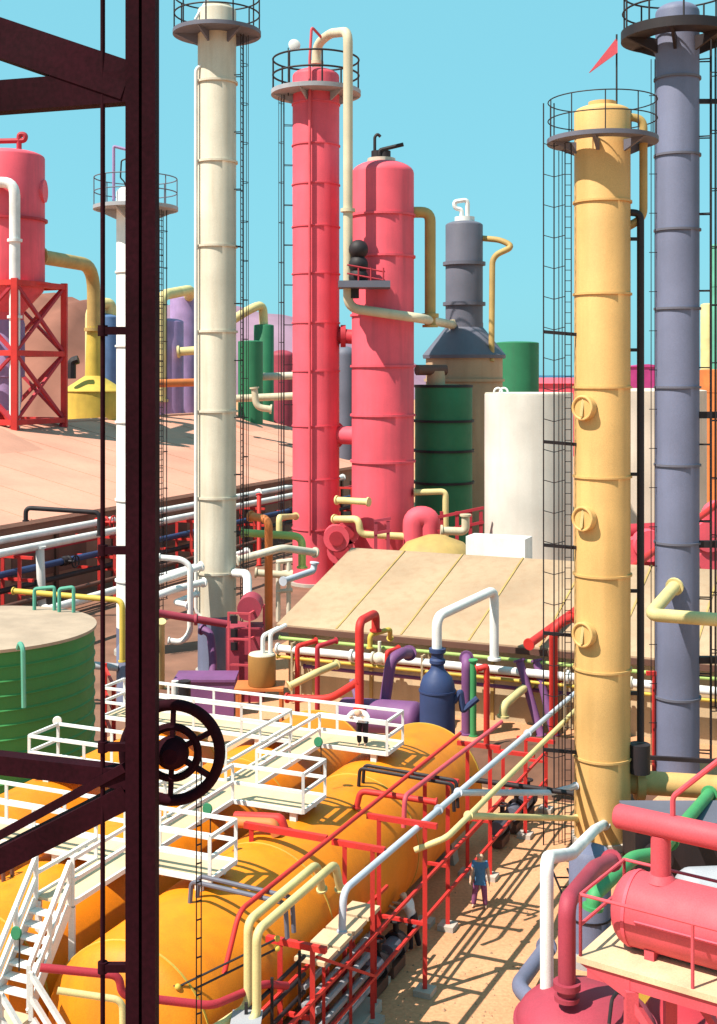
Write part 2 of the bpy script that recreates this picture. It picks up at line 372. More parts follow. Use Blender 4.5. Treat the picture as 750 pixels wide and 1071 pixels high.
# ---- grey stack on beige base
t, c, r, zt = vessel('grey_stack', 'slate grey column on a flared cone and round beige base', 'column', 485.5, 19.5, 112, 231, 'grey', (276, 318), dm=.25, base_z=zat(350, 112), bw=.3)
sc_ = Vector((c.x, c.y, 0)); zc = zat(346, 112); zb = zat(375, 112)
for ch in list(t.children):
    if ch.name.startswith('base_flange'): bpy.data.objects.remove(ch)
MB().lathe(sc_, Z, [(3.7, zb), (3.75, zb + .3), (r * 1.02, zc + .3), (r * 1.02, zc + .7)], 40).build('cone', 'grey', t)
bs = MB().lathe(sc_, Z, [(3.45, 0), (3.45, zb)], 40).build('base_drum', 'roof', t)
MB().lathe(sc_ + Z * zat(399, 112), Z, [(3.4, 0), (3.62, 0), (3.62, .25), (3.4, .25)], 40, caps=False).build('band', 'roof', bs)
MB().cyl(P(486, 233, 112), P(486, 227, 112), .9, seg=18).build('cap', 'white', t)
MB().tube([P(489, 231, 112), P(489, 209, 112), P(475, 211, 112), P(476, 218, 112), P(483, 219, 112), P(483, 230, 112)], .2, 8, .35).build('vent_loop', 'white', t)
MB().tube([P(502, 249, 112), P(524, 251, 111), P(537, 258, 110.5), P(515, 268, 110.5), P(514, 378, 109.4)], .27, 10, .8).build('side_pipe', 'tan', t)
# ---- tanks around the red vessels
t, c, r, zt = vessel('storage_tank', 'bottle green upright tank with black rings beside the broad red vessel', 'tank', 464, 30, 103, 402, 'green', (440, 471, 504), dm=.06, bw=.2, bandmat='black')
MB().annulus(Vector((c.x, c.y, zt - .25)), r * .9, r * 1.03, .22).build('roof_rim', 'black', t)
MB().cyl(P(456, 404, 102), P(456, 388, 102), .75, seg=16).build('roof_drum', 'roof', t)
MB().tube([P(436, 387, 101), P(466, 387, 102.2)], .45, 10).build('roof_valve', 'brown', t)
t, c, r, zt = vessel('storage_tank', 'plain off white upright tank behind the beige roofed shed', 'tank', 553, 46, 95, 410, 'wtank', (), dm=.05)
MB().ring(Vector((c.x, c.y, zt - .12)), r * .97, .08).build('roof_rim', 'bone', t)
for x in (521, 527): MB().ring(P(x, 410, 93.5), .3, .08, ax=YY, seg=16, a0=0, a1=360).build('roof_eye', 'white', t)
vessel('storage_tank', 'pale cream wide storage tank behind the golden yellow column', 'tank', 675, 62, 128, 406, 'bwall', (), dm=.04)
vessel('storage_tank', 'small dark green tank standing far behind the grey stack', 'tank', 541, 22.5, 150, 357, 'green', (), dm=.08)
# far group on the left
vessel('storage_tank', 'blue grey upright tank far behind, left of the dark girder', 'tank', 110, 15.5, 165, 328, 'mblue', (), dm=.3)
vessel('process_vessel', 'shorter lilac upright vessel in the far group', 'vessel', 176, 16, 160, 333, 'lilac', (), dm=.25)
vessel('process_vessel', 'taller lilac upright vessel in the far group', 'vessel', 193, 15, 172, 309, 'lilac', (), dm=.25)
vessel('storage_tank', 'wider dull green far tank just right of the cream column', 'tank', 262, 13, 162, 356, 'green', (), dm=.1)
vessel('storage_tank', 'narrower taller dull green far tank under a pale yellow pipe', 'tank', 276, 10.5, 170, 339, 'green', (), dm=.15)
vessel('storage_tank', 'dark maroon domed tank low in the far group', 'tank', 295, 13, 178, 366, 'maroon', (), dm=.5)
vessel('storage_tank', 'dark slate capsule tank glimpsed between the two red columns', 'tank', 361, 11, 150, 362, 'grey', (), dm=.9)
pipe('pale yellow pipe arching over the lilac vessels', [P(168, 420, 158), P(168, 309, 158), P(200, 303, 168), P(197, 312, 171)], .7, 'paley', bend=2)
pipe('pale yellow stub pipe level across the shorter lilac vessel', [P(186, 368, 158), P(212, 366, 158)], .55, 'paley')
pipe('pale yellow pipe dropping onto the narrower dull green far tank', [P(235, 340, 168), P(262, 323, 168), P(275, 318, 170), P(276, 342, 170)], .6, 'paley', bend=1.5)
pipe('pale yellow pipe looped above the blue grey far tank', [P(95, 400, 163), P(95, 321, 163), P(116, 316, 165), P(116, 332, 165)], .75, 'paley', bend=1.8)
pipe('orange pipe running level below the far lilac vessels', [P(128, 402, 150), P(240, 399, 158)], .5, 'orange2')
pipe('cream pipe with an upright branch in front of the dull green far tanks', [P(243, 417, 150), P(310, 414, 150)], .45, 'cream', flanges=[(P(266, 416, 150), XX)])
pipe('cream hooked pipe rising in front of the wider dull green far tank', [P(284, 428, 148), P(268, 426, 148), P(266, 405, 148)], .4, 'cream')
pipe('pale pipe run crossing below the maroon far tank', [P(273, 394, 165), P(335, 392, 165)], .5, 'bone')
# ---- left red vessel on its frame
D3 = 130; zb3 = zat(299, D3)
c3 = Vector(((9 - CX) * D3 / F, D3, zb3)); r3 = 37 * D3 / F
t = thing('process_vessel', 'coral red vessel with white downpipe on the lattice tower', 'vessel', c3)
h3 = zat(157, D3) - zb3; dh = r3 * .22
MB().lathe(c3, Z, [(r3 * .30, -9.6), (r3 * .42, -6.5), (r3 * .42, -2.8), (r3 * .95, -.6), (r3, 0), (r3, h3 - dh)] + [(a, h3 - dh + b) for a, b in dome(r3, dh)], 48).build('shell', 'red', t)
MB().lathe(Vector((c3.x, c3.y, zat(232, D3))), Z, [(r3 * .98, 0), (r3 + .3, 0), (r3 + .3, .25), (r3 * .98, .25)], 48, caps=False).build('band', 'red_dark', t)
MB().lathe(c3, Z, [(r3 * .32, -13), (r3 * .38, -11.5), (r3 * .36, -9.6), (r3 * .45, -9.5), (r3 * .45, -4), (r3 * .38, -3)], 32).build('hopper', 'lilac', t)
MB().cyl(P(41, 200, D3) - XX * .6, P(47.5, 200, D3), 1.2, seg=20).build('manway', 'red', t)
MB().tube([P(20, 158, D3), P(20, 140, D3), P(27, 141, D3), P(26, 147, D3), P(-20, 148, D3)], .28, 8, .5).build('vent_hook', 'red_dark', t)
MB().tube([P(-25, 192, D3 - 4.2), P(15.5, 190, D3 - 4.6), P(15.5, 452, D3 - 4.6)], .55, 12, 1.4).build('downpipe', 'white', t)
for y in (250, 330): MB().cyl(P(15.5, y, D3 - 4.6), P(15.5, y + 3, D3 - 4.6), .75, seg=14).build('flange', 'white', t)
t = thing('lattice_tower', 'red lattice steel tower carrying the left coral red vessel', 'tower', Vector((c3.x, c3.y, 0)))
cc = Vector((c3.x, c3.y, 0)); q = 4.05
cor = [cc + U * q * a + V * q * b for a, b in ((-1, -1), (-1, 1), (1, 1), (1, -1))]
for k in range(4):
    MB().bar(cor[k], cor[k] + Z * (zb3 + .4), .62).build('leg', 'rackred', t)
    a, b = cor[k], cor[(k + 1) % 4]; lv = [zat(440, D3), zat(370, D3), zb3]
    for z in lv: MB().bar(a + Z * z, b + Z * z, .6, .55).build('beam', 'rackred', t)
    for z0, z1 in ((0.2, lv[0]), (lv[0], lv[1]), (lv[1], lv[2])):
        MB().bar(a + Z * z0, b + Z * z1, .3).build('brace', 'red_dark', t); MB().bar(b + Z * z0, a + Z * z1, .34).build('brace', 'red_dark', t)
MB().annulus(Vector((c3.x, c3.y, zb3 + .05)), r3 * 1.0, r3 * 1.22, .25, 24).build('collar', 'rackred', t)
# yellow cone tank and tan duct
X = (98 - CX) * 145 / F; rr = 32 * 145 / F; cy = Vector((X, 145, 0))
t = thing('storage_tank', 'yellow tank with a conical top behind the pink roofed shed', 'tank', cy)
MB().lathe(cy, Z, [(rr, 0), (rr, zat(408, 145))], 40).build('shell', 'yellow', t)
MB().lathe(cy, Z, [(rr * 1.04, zat(409, 145)), (1.0, zat(393, 145)), (.75, zat(340, 145))], 40).build('cone_top', 'yellow', t)
MB().tube([P(75, 396, 142), P(75, 378, 142), P(82, 376, 142)], .5, 8, .7).build('vent_elbow', 'black', t)
pipe('tan duct rising from the yellow cone tank over to the left red vessel', [P(98, 346, 145), P(98, 278, 145), P(40, 268, 131)], .78, 'tan', cat='duct', name='duct', bend=3.2)

# ------------------------------------------------------------------ cream column, slim white column
t, c, r, zt = vessel('distillation_column', 'tall cream column with grey lower shell and black ladder', 'column', 227, 20, 70, 6, 'bone', (87, 170, 258, 347, 430, 520, 598), dm=.3, skirt=(642, 'blueg'), bw=.12)
platform(t, c, r, zat(37, 70), 46 * 70 / F, 'grey', railmat='black', rail_h=1.9, posts=10, th=.22, rw=.045)
ladder(t, c, r, -8, 1, zat(38, 70), 'black', off=.35, wd=.5, hoop=2.2, rr=.03)
MB().tube([P(212, 68, 69.4), P(205, 72, 69.3), P(205, 640, 69.3), P(213, 648, 69.3)], .10, 8, .3).build('side_pipe', 'white', t)
MB().tube([P(198, 32, 69.4), P(208, 14, 69.4), P(217, 0, 69.6)], .09, 8).build('stay', 'white', t)
MB().cyl(P(227, 10, 70), P(227, 6, 70), .8, seg=20).build('cap', 'bone', t)
t, c, r, zt = vessel('distillation_column', 'slim white column half hidden behind the dark girder', 'column', 142, 20, 75, 194, 'white', (285, 362, 441, 522, 606), dm=.4, skirt=(655, 'blueg'), bw=.11)
platform(t, c, r, zat(220, 75), 44 * 75 / F, 'lgrey', railmat='grey', rail_h=1.7, posts=8, th=.22, rw=.035)
ladder(t, c, r, -18, 1, zat(221, 75), 'black', off=.55, wd=.5, hoop=2.2, rr=.03)
MB().tube([P(119, 210, 74.3), P(119, 153, 74.3), P(139, 158, 74.3)], .09, 8, .1).build('davit', 'lilac', t)
MB().tube([P(133, 200, 75), P(130, 190, 75), P(126, 186, 75), P(127, 168, 75), P(132, 166, 75)], .05, 6, .1).build('vent_hook', 'black', t)
q = G(141, 737); dz = zat(672, q.y)
t = thing('drum_vessel', 'lilac grey upright drum at the slim white column, behind the girder', 'vessel', q)
MB().lathe(q, Z, [(.80, 0), (.92, .12), (.92, dz - .25), (.8, dz - .05), (.3, dz)], 32).build('shell', 'blueg', t)
MB().cyl(q + Vector((-.85, -.25, dz * .62)), q + Vector((-1.05, -.3, dz * .63)), .2, seg=16).build('nozzle', 'grey', t)

# ------------------------------------------------------------------ golden and grey-blue columns
DY = 44.7
t, c, r, zt = vessel('distillation_column', 'golden yellow column with three round manways and a ringed platform', 'column', 630, 29, DY, 110, 'gold', (212, 308, 405, 498, 600, 698, 790), dm=.28, bw=.075)
YC, YR = c, r
platform(t, c, r, zat(150, DY), 57.5 * DY / F, 'grey', rin=r * 1.32, railmat='black', rail_h=1.35, posts=10, th=.16, rw=.022)
MB().cyl(P(630, 118, DY), P(630, 107, DY), .5, seg=20).build('cap', 'gold', t)
b = YC + Vector((-1, -.05, 0)) * 0
l = MB()
for x in (591, 597.5): l.tube([P(x, 885, DY - .3), P(x, 150, DY - .3)], .022, 6)
z = .4
while z < zat(150, DY): l.tube([Vector((P(591, 0, DY - .3).x, DY - .3, z)), Vector((P(597.5, 0, DY - .3).x, DY - .3, z))], .014, 5); z += .38
lad = l.build('ladder', 'black', t)
g = MB()
for x in (568.5, 579.5): g.tube([P(x, 893, DY - .3), P(x, 108, DY - .3)], .026, 6)
for x, yy in ((584.5, 890), (588, 890)): g.tube([P(x, 890, DY - .1), P(x, 158, DY - .1)], .017, 5)
for y in range(150, 890, 32): g.tube([P(568.5, y, DY - .3), P(579.5, y + 3, DY - .3), P(591, y, DY - .3)], .016, 5, 0)
g.build('cage', 'black', lad)
for y in (348, 463, 571, 663, 785): MB().bar(P(569, y - 1, DY - .3), P(604, y + 2, DY - .2), .09, .12).build('bracket', 'black', lad)
for x, y in ((604, 426), (602, 540), (604, 659)):
    d = Vector((-.72, -.69, 0)); q = Vector((YC.x, YC.y, zat(y, DY))) + d * (YR * .97)
    mw = MB().cyl(q, q + d * .22, .44, seg=28).build('manway', 'gold', t)
    MB().ring(q + d * .24, .40, .055, ax=d, seg=28).build('manway_rim', 'gold', mw)
    MB().bar(q + d * .2 + Z * .3, q + d * .32 - Z * .3, .08).build('manway_arm', 'paley', mw)
MB().tube([P(652, 122, DY), P(673, 124, DY), P(673, 228, DY), P(655, 238, DY)], .15, 12, .45).build('overhead_pipe', 'tan', t)
MB().tube([P(655, 222, DY - .2), P(670, 223, DY - .2), P(670, 775, DY - .2)], .13, 10, .35).build('downcomer', 'black', t)
for y in (250, 366, 496, 618, 725): MB().bar(P(655, y, DY - .2), P(670, y, DY - .2), .12).build('bracket', 'black', t)
MB().cyl(P(669, 778, DY - .3), P(669, 808, DY - .3), .38, seg=16).build('valve_body', 'black', t)
fm = MB().tube([P(645, 120, DY), P(645, 36, DY)], .035, 6).build('mast', 'black', t)
MB().add([P(646, 38, DY) , P(646, 55, DY - .1), P(616, 76, DY - .3), P(646, 38, DY + .05) + YY * .06, P(646, 55, DY) + YY * .06, P(617, 76, DY - .25) + YY * .06],
         [(0, 1, 2), (5, 4, 3), (0, 3, 4, 1), (1, 4, 5, 2), (2, 5, 3, 0)]).build('pennant', 'pink', fm)
DB = 52
t, c, r, zt = vessel('distillation_column', 'tall grey blue column with a heavy black ring platform at the frame top', 'column', 708.5, 22.5, DB, 3, 'blueg', (83, 163, 241, 323, 405, 486, 567, 728), dm=.5, bw=.09, bandmat='grey')
BC, BR = c, r
platform(t, c, r, zat(42, DB), 58 * DB / F, 'black', rin=r * 1.5, railmat='black', rail_h=1.6, posts=10, th=.4, rw=.04)
ladder(t, c, r, -12, .5, zat(44, DB), 'black', off=.45, wd=.5, rr=.035, hoop=2.4)
l = MB()
for x in (681, 685): l.tube([P(x, 800, DB - .2), P(x, 62, DB - .2)], .02, 5)
for y in range(100, 800, 41): l.bar(P(679, y, DB - .2), P(690, y, DB - .1), .03)
l.build('conduit', 'black', t)
for y in (106, 434, 569, 690): MB().bar(P(726, y, DB - .3), P(752, y, DB - .3), .28 if y > 400 else .18).build('bracket', 'black', t)
MB().bar(P(655, 791, DB - 1.3), P(760, 797, DB - 1.3), .16).build('bracket', 'black', t)
pipe('cream elbow pipe leaving the grey blue column and running off right', [P(706, 613, DB - .8), P(680, 643, DB - 3.4), P(790, 651, DB - 3.6)], .26, 'paley', bend=.4, seg=16)

# ------------------------------------------------------------------ pink roofed shed on the left
def gable(label, name, u0, u1, v0, v1, ze, zr, roofm, wallm, th=.25, over=.8, ridge_only=True):
    t = thing(name, label, 'building', uv((u0 + u1) / 2, (v0 + v1) / 2, 0)); return t
t = thing('industrial_shed', 'long shed with a pinkish beige pitched roof and brown side, behind the pipe rack', 'building', uv(65, -60, 0))
u0, u1, ve, vr, ze, zr = 14, 112, -43, -67, 6.0, 11.4
MB().prism([uv(u0, ve + .8, ze - .16), uv(u0, vr, zr), uv(u0, 2 * vr - ve - .8, ze - .16), uv(u0, 2 * vr - ve - .8, ze + .14), uv(u0, vr, zr + .3), uv(u0, ve + .8, ze + .14)], U * (u1 - u0)).build('roof', 'proof', t)
MB().prism([uv(u0 + .6, ve, 0), uv(u0 + .6, 2 * vr - ve, 0), uv(u0 + .6, 2 * vr - ve, ze - .3), uv(u0 + .6, vr, zr - .1), uv(u0 + .6, ve, ze - .1)], U * (u1 - u0 - 1.2)).build('wall', 'shed', t)
MB().tube([uv(u0, vr, zr + .32), uv(u1, vr, zr + .32)], .22, 8).build('ridge_cap', 'proof', t)
for k in range(16): MB().bar(uv(u0 + 5 + k * 6, ve + .75, ze + .15), uv(u0 + 5 + k * 6, vr, zr + .29), .16, .1).build('roof_seam', 'proof', t)
for k in range(13): MB().box(uv(u0 + 4 + k * 7.6, ve + .12, 2.6), (.35, .25, 5.2), (U, V, Z)).build('wall_post', 'brown', t)
for k in range(6): MB().box(uv(u0 + 11 + k * 15.2, ve + .02, 3.0), (9, .1, 2.6), (U, V, Z)).build('dark_bay', paint('dark_opening', (.24, .11, .085), rough=.9), t)
for uu in (52, 78, 100):
    vv = -58; zz = ze + (ve - vv) / (ve - vr) * (zr - ze)
    MB().prism([uv(uu, vv + 3, zz - .9), uv(uu, vv - 5, zz + .9), uv(uu, vv - 5, zz + 2.3)], U * 7).build('roof_vent', 'proof', t)

# ------------------------------------------------------------------ beige roofed shed in the middle
t = thing('industrial_shed', 'low shed with a beige seamed roof behind the orange tanks', 'building', uv(25, 2, 0))
ue, ur, vl, vR_, ze, zr = 20.6, 30.3, -13.6, 20.0, 3.8, 6.55
MB().prism([uv(ue, vl, ze), uv(ur, vl, zr), uv(2 * ur - ue, vl, ze), uv(2 * ur - ue, vl, ze - .18), uv(ur, vl, zr - .18), uv(ue, vl, ze - .18)], V * (vR_ - vl)).build('roof', 'roof', t)
for k in range(9):
    vv = vl + 3.4 + k * 3.55; n = (zr - ze) / (ur - ue)
    MB().bar(uv(ue + .05, vv, ze + .025), uv(ur - .05, vv, zr + .02), .09, .05).build('roof_seam', 'tan', t)
MB().prism([uv(ue + .4, vl + .5, 0), uv(ue + .4, vl + .5, ze - .2), uv(ur, vl + .5, zr - .3), uv(2 * ur - ue - .7, vl + .5, ze - .1), uv(2 * ur - ue - .7, vl + .5, 0)], V * (vR_ - vl - 1)).build('wall', 'wall', t)
for k in range(10): MB().box(uv(ue + .36, vl + 2 + k * 3.2, 1.8), (.1, .16, 3.6), (U, V, Z)).build('wall_batten', 'tan', t)
MB().bar(uv(ue - .06, vl, ze - .22), uv(ue - .06, vR_, ze - .22), .14, .28).build('gutter', 'brown', t)
c = G(521, 578, 6.3)
tag(MB().box(Vector((c.x, c.y, 6.5)) + U * .2, (1.6, 3.6, 1.5), (U, V, Z)).build('roof_box', 'white'), 'white box vent sitting on the ridge of the beige roof', 'vent')
def vrun(label, u, z, r, mat, v0=-13.2, v1=19.5, **k): return pipe(label, [uv(u, v0, z), uv(u, v1, z)], r, mat, **k)
vrun('thin yellow green pipe directly under the beige eave', 20.2, 3.2, .09, 'lgreen')
o_w = vrun('thick white pipe along the beige shed under the eave', 19.9, 2.72, .2, 'white', flanges=[(uv(19.9, v, 2.72), V) for v in (-9, -3, 2, 6)])
for v in (-7.5, 4.6): valve(o_w, uv(19.9, v, 2.72), V, .2, 'bone', wheel=False)
vrun('thin orange yellow pipe below the thick white pipe on the beige shed', 19.9, 2.30, .09, 'yellow')
vrun('thin red pipe below the thick white pipe on the beige shed', 20.15, 2.42, .07, 'rackred', v0=-12.8, v1=2)
vrun('purple pipe along the beige shed wall', 20.6, 1.75, .1, 'purple', v0=-12, v1=4.5)
for k, v in enumerate((-12.3, -5.2, 1.9, 9)):
    mb = MB()
    for u in (19.75, 20.75): mb.bar(uv(u, v, 0), uv(u, v, 3.1), .1)
    for z in (1.6, 2.16, 2.5, 3.07): mb.bar(uv(19.7, v, z - .02), uv(20.8, v, z - .02), .07)
    tag(mb.build('pipe_support', 'wall'), 'beige pipe stand against the beige shed, %s of four from the left' % ('first', 'second', 'third', 'fourth')[k], 'support', 'pipe stands along the beige shed')
# white riser pipes above the blue bottle vessel
pipe('white pipe rising from the blue bottle vessel across the beige roof and down again', [P(457, 682, 54.6), P(457, 645, 54.6), P(517, 617, 58.6), P(517, 690, 58.6)], .22, 'white', bend=.5)
pipe('bright red hooked pipe standing in front of the beige roof', [P(376, 742, 56), P(376, 650, 56), P(393, 641, 58), P(393, 660, 58)], .2, 'rackred', bend=.45)
pipe('bright red bent pipe joining the red hooked pipe from the left', [P(300, 730, 58), P(345, 731, 57), P(376, 712, 56)], .17, 'rackred', bend=.5)
pipe('orange yellow hooked pipe in front of the green eave pipe', [P(387, 678, 57.8), P(387, 664, 57.8), P(408, 658, 58.6), P(408, 668, 59.2)], .12, 'yellow', bend=.2)
pipe('cream diagonal pipe reaching out from the beige shed wall', [P(302, 718, 58), P(330, 704, 58.5), P(352, 695, 60)], .17, 'paley', bend=.3)
pipe('cream elbow pipe coming out of the shed wall beside the brown shade mound', [P(526, 750, 56.5), P(527, 738, 56.5), P(545, 722, 58), P(556, 715, 59.6)], .2, 'paley', bend=.5)
for k, (x0, x1, lb) in enumerate(((543, 566, 'left'), (561, 580, 'right'))):
    pipe('purple slanting prop against the beige shed wall, %s one of the pair' % lb, [G(x1, 770), P(x0, 690, 58.9)], .2, 'purple', cat='prop', name='wall_prop', group='purple props at the beige shed')
pipe('red upright pipe with a short arm before the beige shed, beside the bottle vessel', [G(509, 800), P(509, 697, 52.9), P(498, 700, 52.9)], .13, 'rackred', bend=.1)
pipe('light green upright pipe beside the blue bottle vessel', [G(495, 770), P(495, 690, 57.6)], .15, 'mgreen')
pipe('thick purple upright pipe right of the blue bottle vessel', [G(488, 768), P(488, 692, 57.8), P(488, 688, 58.6)], .24, 'purple')
for x, m, lb in ((311, 'rackred', 'red upright pipe at the left end of the beige shed'), (332, 'red_dark', 'dark red upright pipe at the left end of the beige shed'), (405, 'rackred', 'red upright pipe before the purple tank')):
    pipe(lb, [G(x, 757), P(x, 676 if x < 400 else 682, 59.6), P(x + (20 if x < 400 else 12), 670 if x < 400 else 678, 60.2)], .12, m, bend=.15)
pipe('thick purple bent pipe rising from the purple tank', [P(402, 738, 57), P(409, 690, 57), P(420, 683, 57.5), P(428, 683, 59)], .26, 'purple', bend=.6)
pipe('red riser standing behind the yellow column ladder', [G(579, 770), P(579, 655, 55.4), P(600, 645, 56)], .2, 'rackred', bend=.8)
# purple tank
a, b = P(362, 747, 57.2), P(434, 752, 55.4); d = (b - a).normalized()
t = thing('horizontal_tank', 'purple horizontal tank lying in front of the beige shed wall', 'tank', Vector(((a.x + b.x) / 2, (a.y + b.y) / 2, 0)))
L_ = (b - a).length; z_ = .85; a.z = b.z = z_ + .35
MB().lathe(a, d, [(max(.02, .75 * math.sin(math.pi / 2 * i / 6)), -.35 * math.cos(math.pi / 2 * i / 6)) for i in range(7)] + [(.75, L_)] + [(max(.02, .75 * math.cos(math.pi / 2 * i / 6)), L_ + .35 * math.sin(math.pi / 2 * i / 6)) for i in range(1, 7)], 32).build('shell', 'purple', t)
for q in (.2, .8):
    p = a.lerp(b, q); MB().box(Vector((p.x, p.y, .3)), (.25, 1.2, .6), (d, Z.cross(d), Z)).build('saddle', 'concrete', t)
MB().tube([a + d * .6 + Z * .6, a + d * .3 + Z * 1.6], .12, 8).build('nozzle', 'lilac', t)
# blue bottle vessel
DV = 54.6; cb = Vector(((457.5 - CX) * DV / F, DV, 0)); s_ = DV / F
t = thing('bottle_vessel', 'dark blue bottle shaped vessel with ribbed neck at the end of the orange tank', 'vessel', cb)
zz = lambda y: zat(y, DV)
MB().lathe(cb, Z, [(.78, 0), (.78, zz(722)), (.76, zz(716)), (.64, zz(708)), (.40, zz(702)), (.30, zz(699)), (.28, zz(695)), (.36, zz(693)), (.36, zz(690)), (.27, zz(688)), (.27, zz(684)), (.37, zz(682)), (.37, zz(678))], 32).build('shell', 'blue', t)
MB().lathe(cb + Z * zz(723), Z, [(.77, 0), (.82, 0), (.82, .08), (.77, .08)], 32, caps=False).build('band', 'blue', t)
MB().tube([cb + Vector((.7, -.2, zz(733))), cb + Vector((1.0, -.2, zz(722))), cb + Vector((1.1, -.2, zz(742))), cb + Vector((1.75, -.2, zz(729)))], .14, 8, .1).build('outlet_pipe', 'blue', t)

# ------------------------------------------------------------------ green tank at left edge
DG = 50; cg = Vector(((-22 - CX) * DG / F, DG, 0)); rg = 118 * DG / F; zg = zat(659, DG)
t = thing('storage_tank', 'wide ribbed green tank with flat beige roof cut by the left frame edge', 'tank', cg)
prof = []; n = 12
for i in range(n):
    z0, z1 = zg * i / n, zg * (i + 1) / n; prof += [(rg, z0 + .05), (rg, z1 - .05), (rg + .05, z1 - .03), (rg + .05, z1)]
MB().lathe(cg, Z, [(rg, 0)] + prof, 64).build('shell', 'green2', t)
MB().lathe(cg, Z, [(rg + .1, zg + .003), (rg + .1, zg + .12), (.05, zg + .35)], 64).build('roof', 'tanktop', t)
for x0, x1, D_ in ((36, 57, 53.4), (62, 77, 53.0)):
    MB().tube([P(x0, 640, D_), P(x0, 616, D_), P(x1, 614, D_), P(x1, 641, D_)], .08, 8, .12).build('hand_hoop', 'teal', t)
MB().tube([P(25, 740, 45.2), P(24, 678, 45.2), P(21, 672, 45.4), P(19, 678, 45.6)], .09, 8, .15).build('dip_pipe', 'teal', t)
gm = MB().tube([P(60, 792, 45.4), P(60, 755, 45.4)], .03, 6).build('gauge_stem', 'black', t)
MB().lathe(P(60, 754, 45.3), Vector((0.1, -1, .1)), [(.15, -.05), (.17, 0), (.15, .04)], 20).build('gauge_dial', 'white', gm)
tag(MB().tube([P(-20, 686, 62.5), P(124, 698, 62.8)], .2, 12).build('pipe', 'lgrey'), 'grey stub pipe between the green tank and the lilac grey drum', 'pipe')

# ------------------------------------------------------------------ three orange tanks
for k, (v, ua, ub, lb) in enumerate(((.5, -13.9, 4.9, 'orange horizontal tank beside the red pipe rack, under the walkway ends'),
                                     (-3.76, -13.9, 4.9, 'orange horizontal tank in the middle, between its two neighbours'),
                                     (-8.02, -13.9, 1.5, 'orange horizontal tank nearest the wide green tank'))):
    t = thing('horizontal_tank', lb, 'tank', uv((ua + ub) / 2, v, 0), 'orange horizontal tanks')
    zc, r, L_ = 2.12, 2.12, ub - ua
    e = [(max(.03, r * math.sin(math.pi / 2 * i / 8)), -.85 * math.cos(math.pi / 2 * i / 8)) for i in range(9)]
    MB().lathe(uv(ua, v, zc), U, e + [(r, L_)] + [(max(.03, r * math.cos(math.pi / 2 * i / 8)), L_ + .95 * math.sin(math.pi / 2 * i / 8)) for i in range(1, 9)], 56).build('shell', 'orange', t)
    for u in (ua, ua + L_ / 3, ua + 2 * L_ / 3, ub):
        MB().lathe(uv(u - .025, v, zc), U, [(r * .99, 0), (r + .014, 0), (r + .014, .05), (r * .99, .05)], 56, caps=False).build('weld_seam', 'yellow', t)
    for u in (ua + 1.5, ua + L_ / 2, ub - 1.5):
        MB().prism([uv(u - .25, v - 1.7, 0), uv(u - .25, v + 1.7, 0), uv(u - .25, v + 1.55, 1.15), uv(u - .25, v + .8, .5), uv(u - .25, v, .3), uv(u - .25, v - .8, .5), uv(u - .25, v - 1.55, 1.15)], U * .5).build('saddle', 'concrete', t)
# fill line pairs on the tanks
def lines(label, u, v0, v1, mat, zt=4.75, sp=.34, r=.055):
    t = thing('fill_lines', label, 'pipe', uv(u, v0, 4.2))
    for s in (0, sp):
        MB().tube([uv(u + s, v0 - .05, 4.05), uv(u + s, v0, zt), uv(u + s, v1, zt - .1), uv(u + s, v1 + .05, zt - .9)], r, 8, .15).build('pipe', mat, t)
lines('pair of black fill lines at the far end of the rack side orange tank', -2.2, 1.0, 4.0, 'black')
lines('pair of dark fill lines across the near part of the rack side orange tank', -11.6, .7, 3.2, 'grey')
lines('pair of dark fill lines on the orange tank nearest the green tank', -8.2, -10.4, -8.2, 'brown')
lines('pair of dark fill lines on the near left orange tank by the stairs', -12.2, -6.4, -4.4, 'brown', zt=4.7)
t = thing('relief_valves', 'pair of red lying cylinders on top of the rack side orange tank', 'valve', uv(-7.6, .4, 4.2))
for s in (0, .42): MB().tube([uv(-7.0 + s, -.9, 4.42), uv(-7.0 + s, .5, 4.56), uv(-7.0 + s, .62, 4.25)], .15, 12, .1).build('valve_body', 'orange2' if s == 0 else 'rackred', t)
pipe('red pipe with a hooked end lying across the rack side orange tank', [uv(-3.6, 1.5, 4.05), uv(-3.55, 1.6, 4.55), uv(-3.3, 3.9, 4.45)], .09, 'rackred', bend=.2)
t = thing('guide_wires', 'pair of thin black wires with brass knobs around the near tank end', 'wire', uv(-13, 2.0, 3.5))
for z in (0, -.22):
    w_ = MB().tube([uv(-14.3, -.4, 3.65 + z), uv(-14.15, 1.9, 3.62 + z), uv(-12.2, 3.3, 4.1 + z)], .025, 6, 0).build('wire', 'black', t)
    for q in (uv(-14.15, 1.9, 3.62 + z), uv(-12.2, 3.3, 4.1 + z)): MB().sphere(q, .07, 10).build('knob', 'yellow', t)
    MB().bar(uv(-14.15, 1.9, 3.62 + z), uv(-13.8, 1.6, 3.5 + z), .03).build('clip', 'black', t)

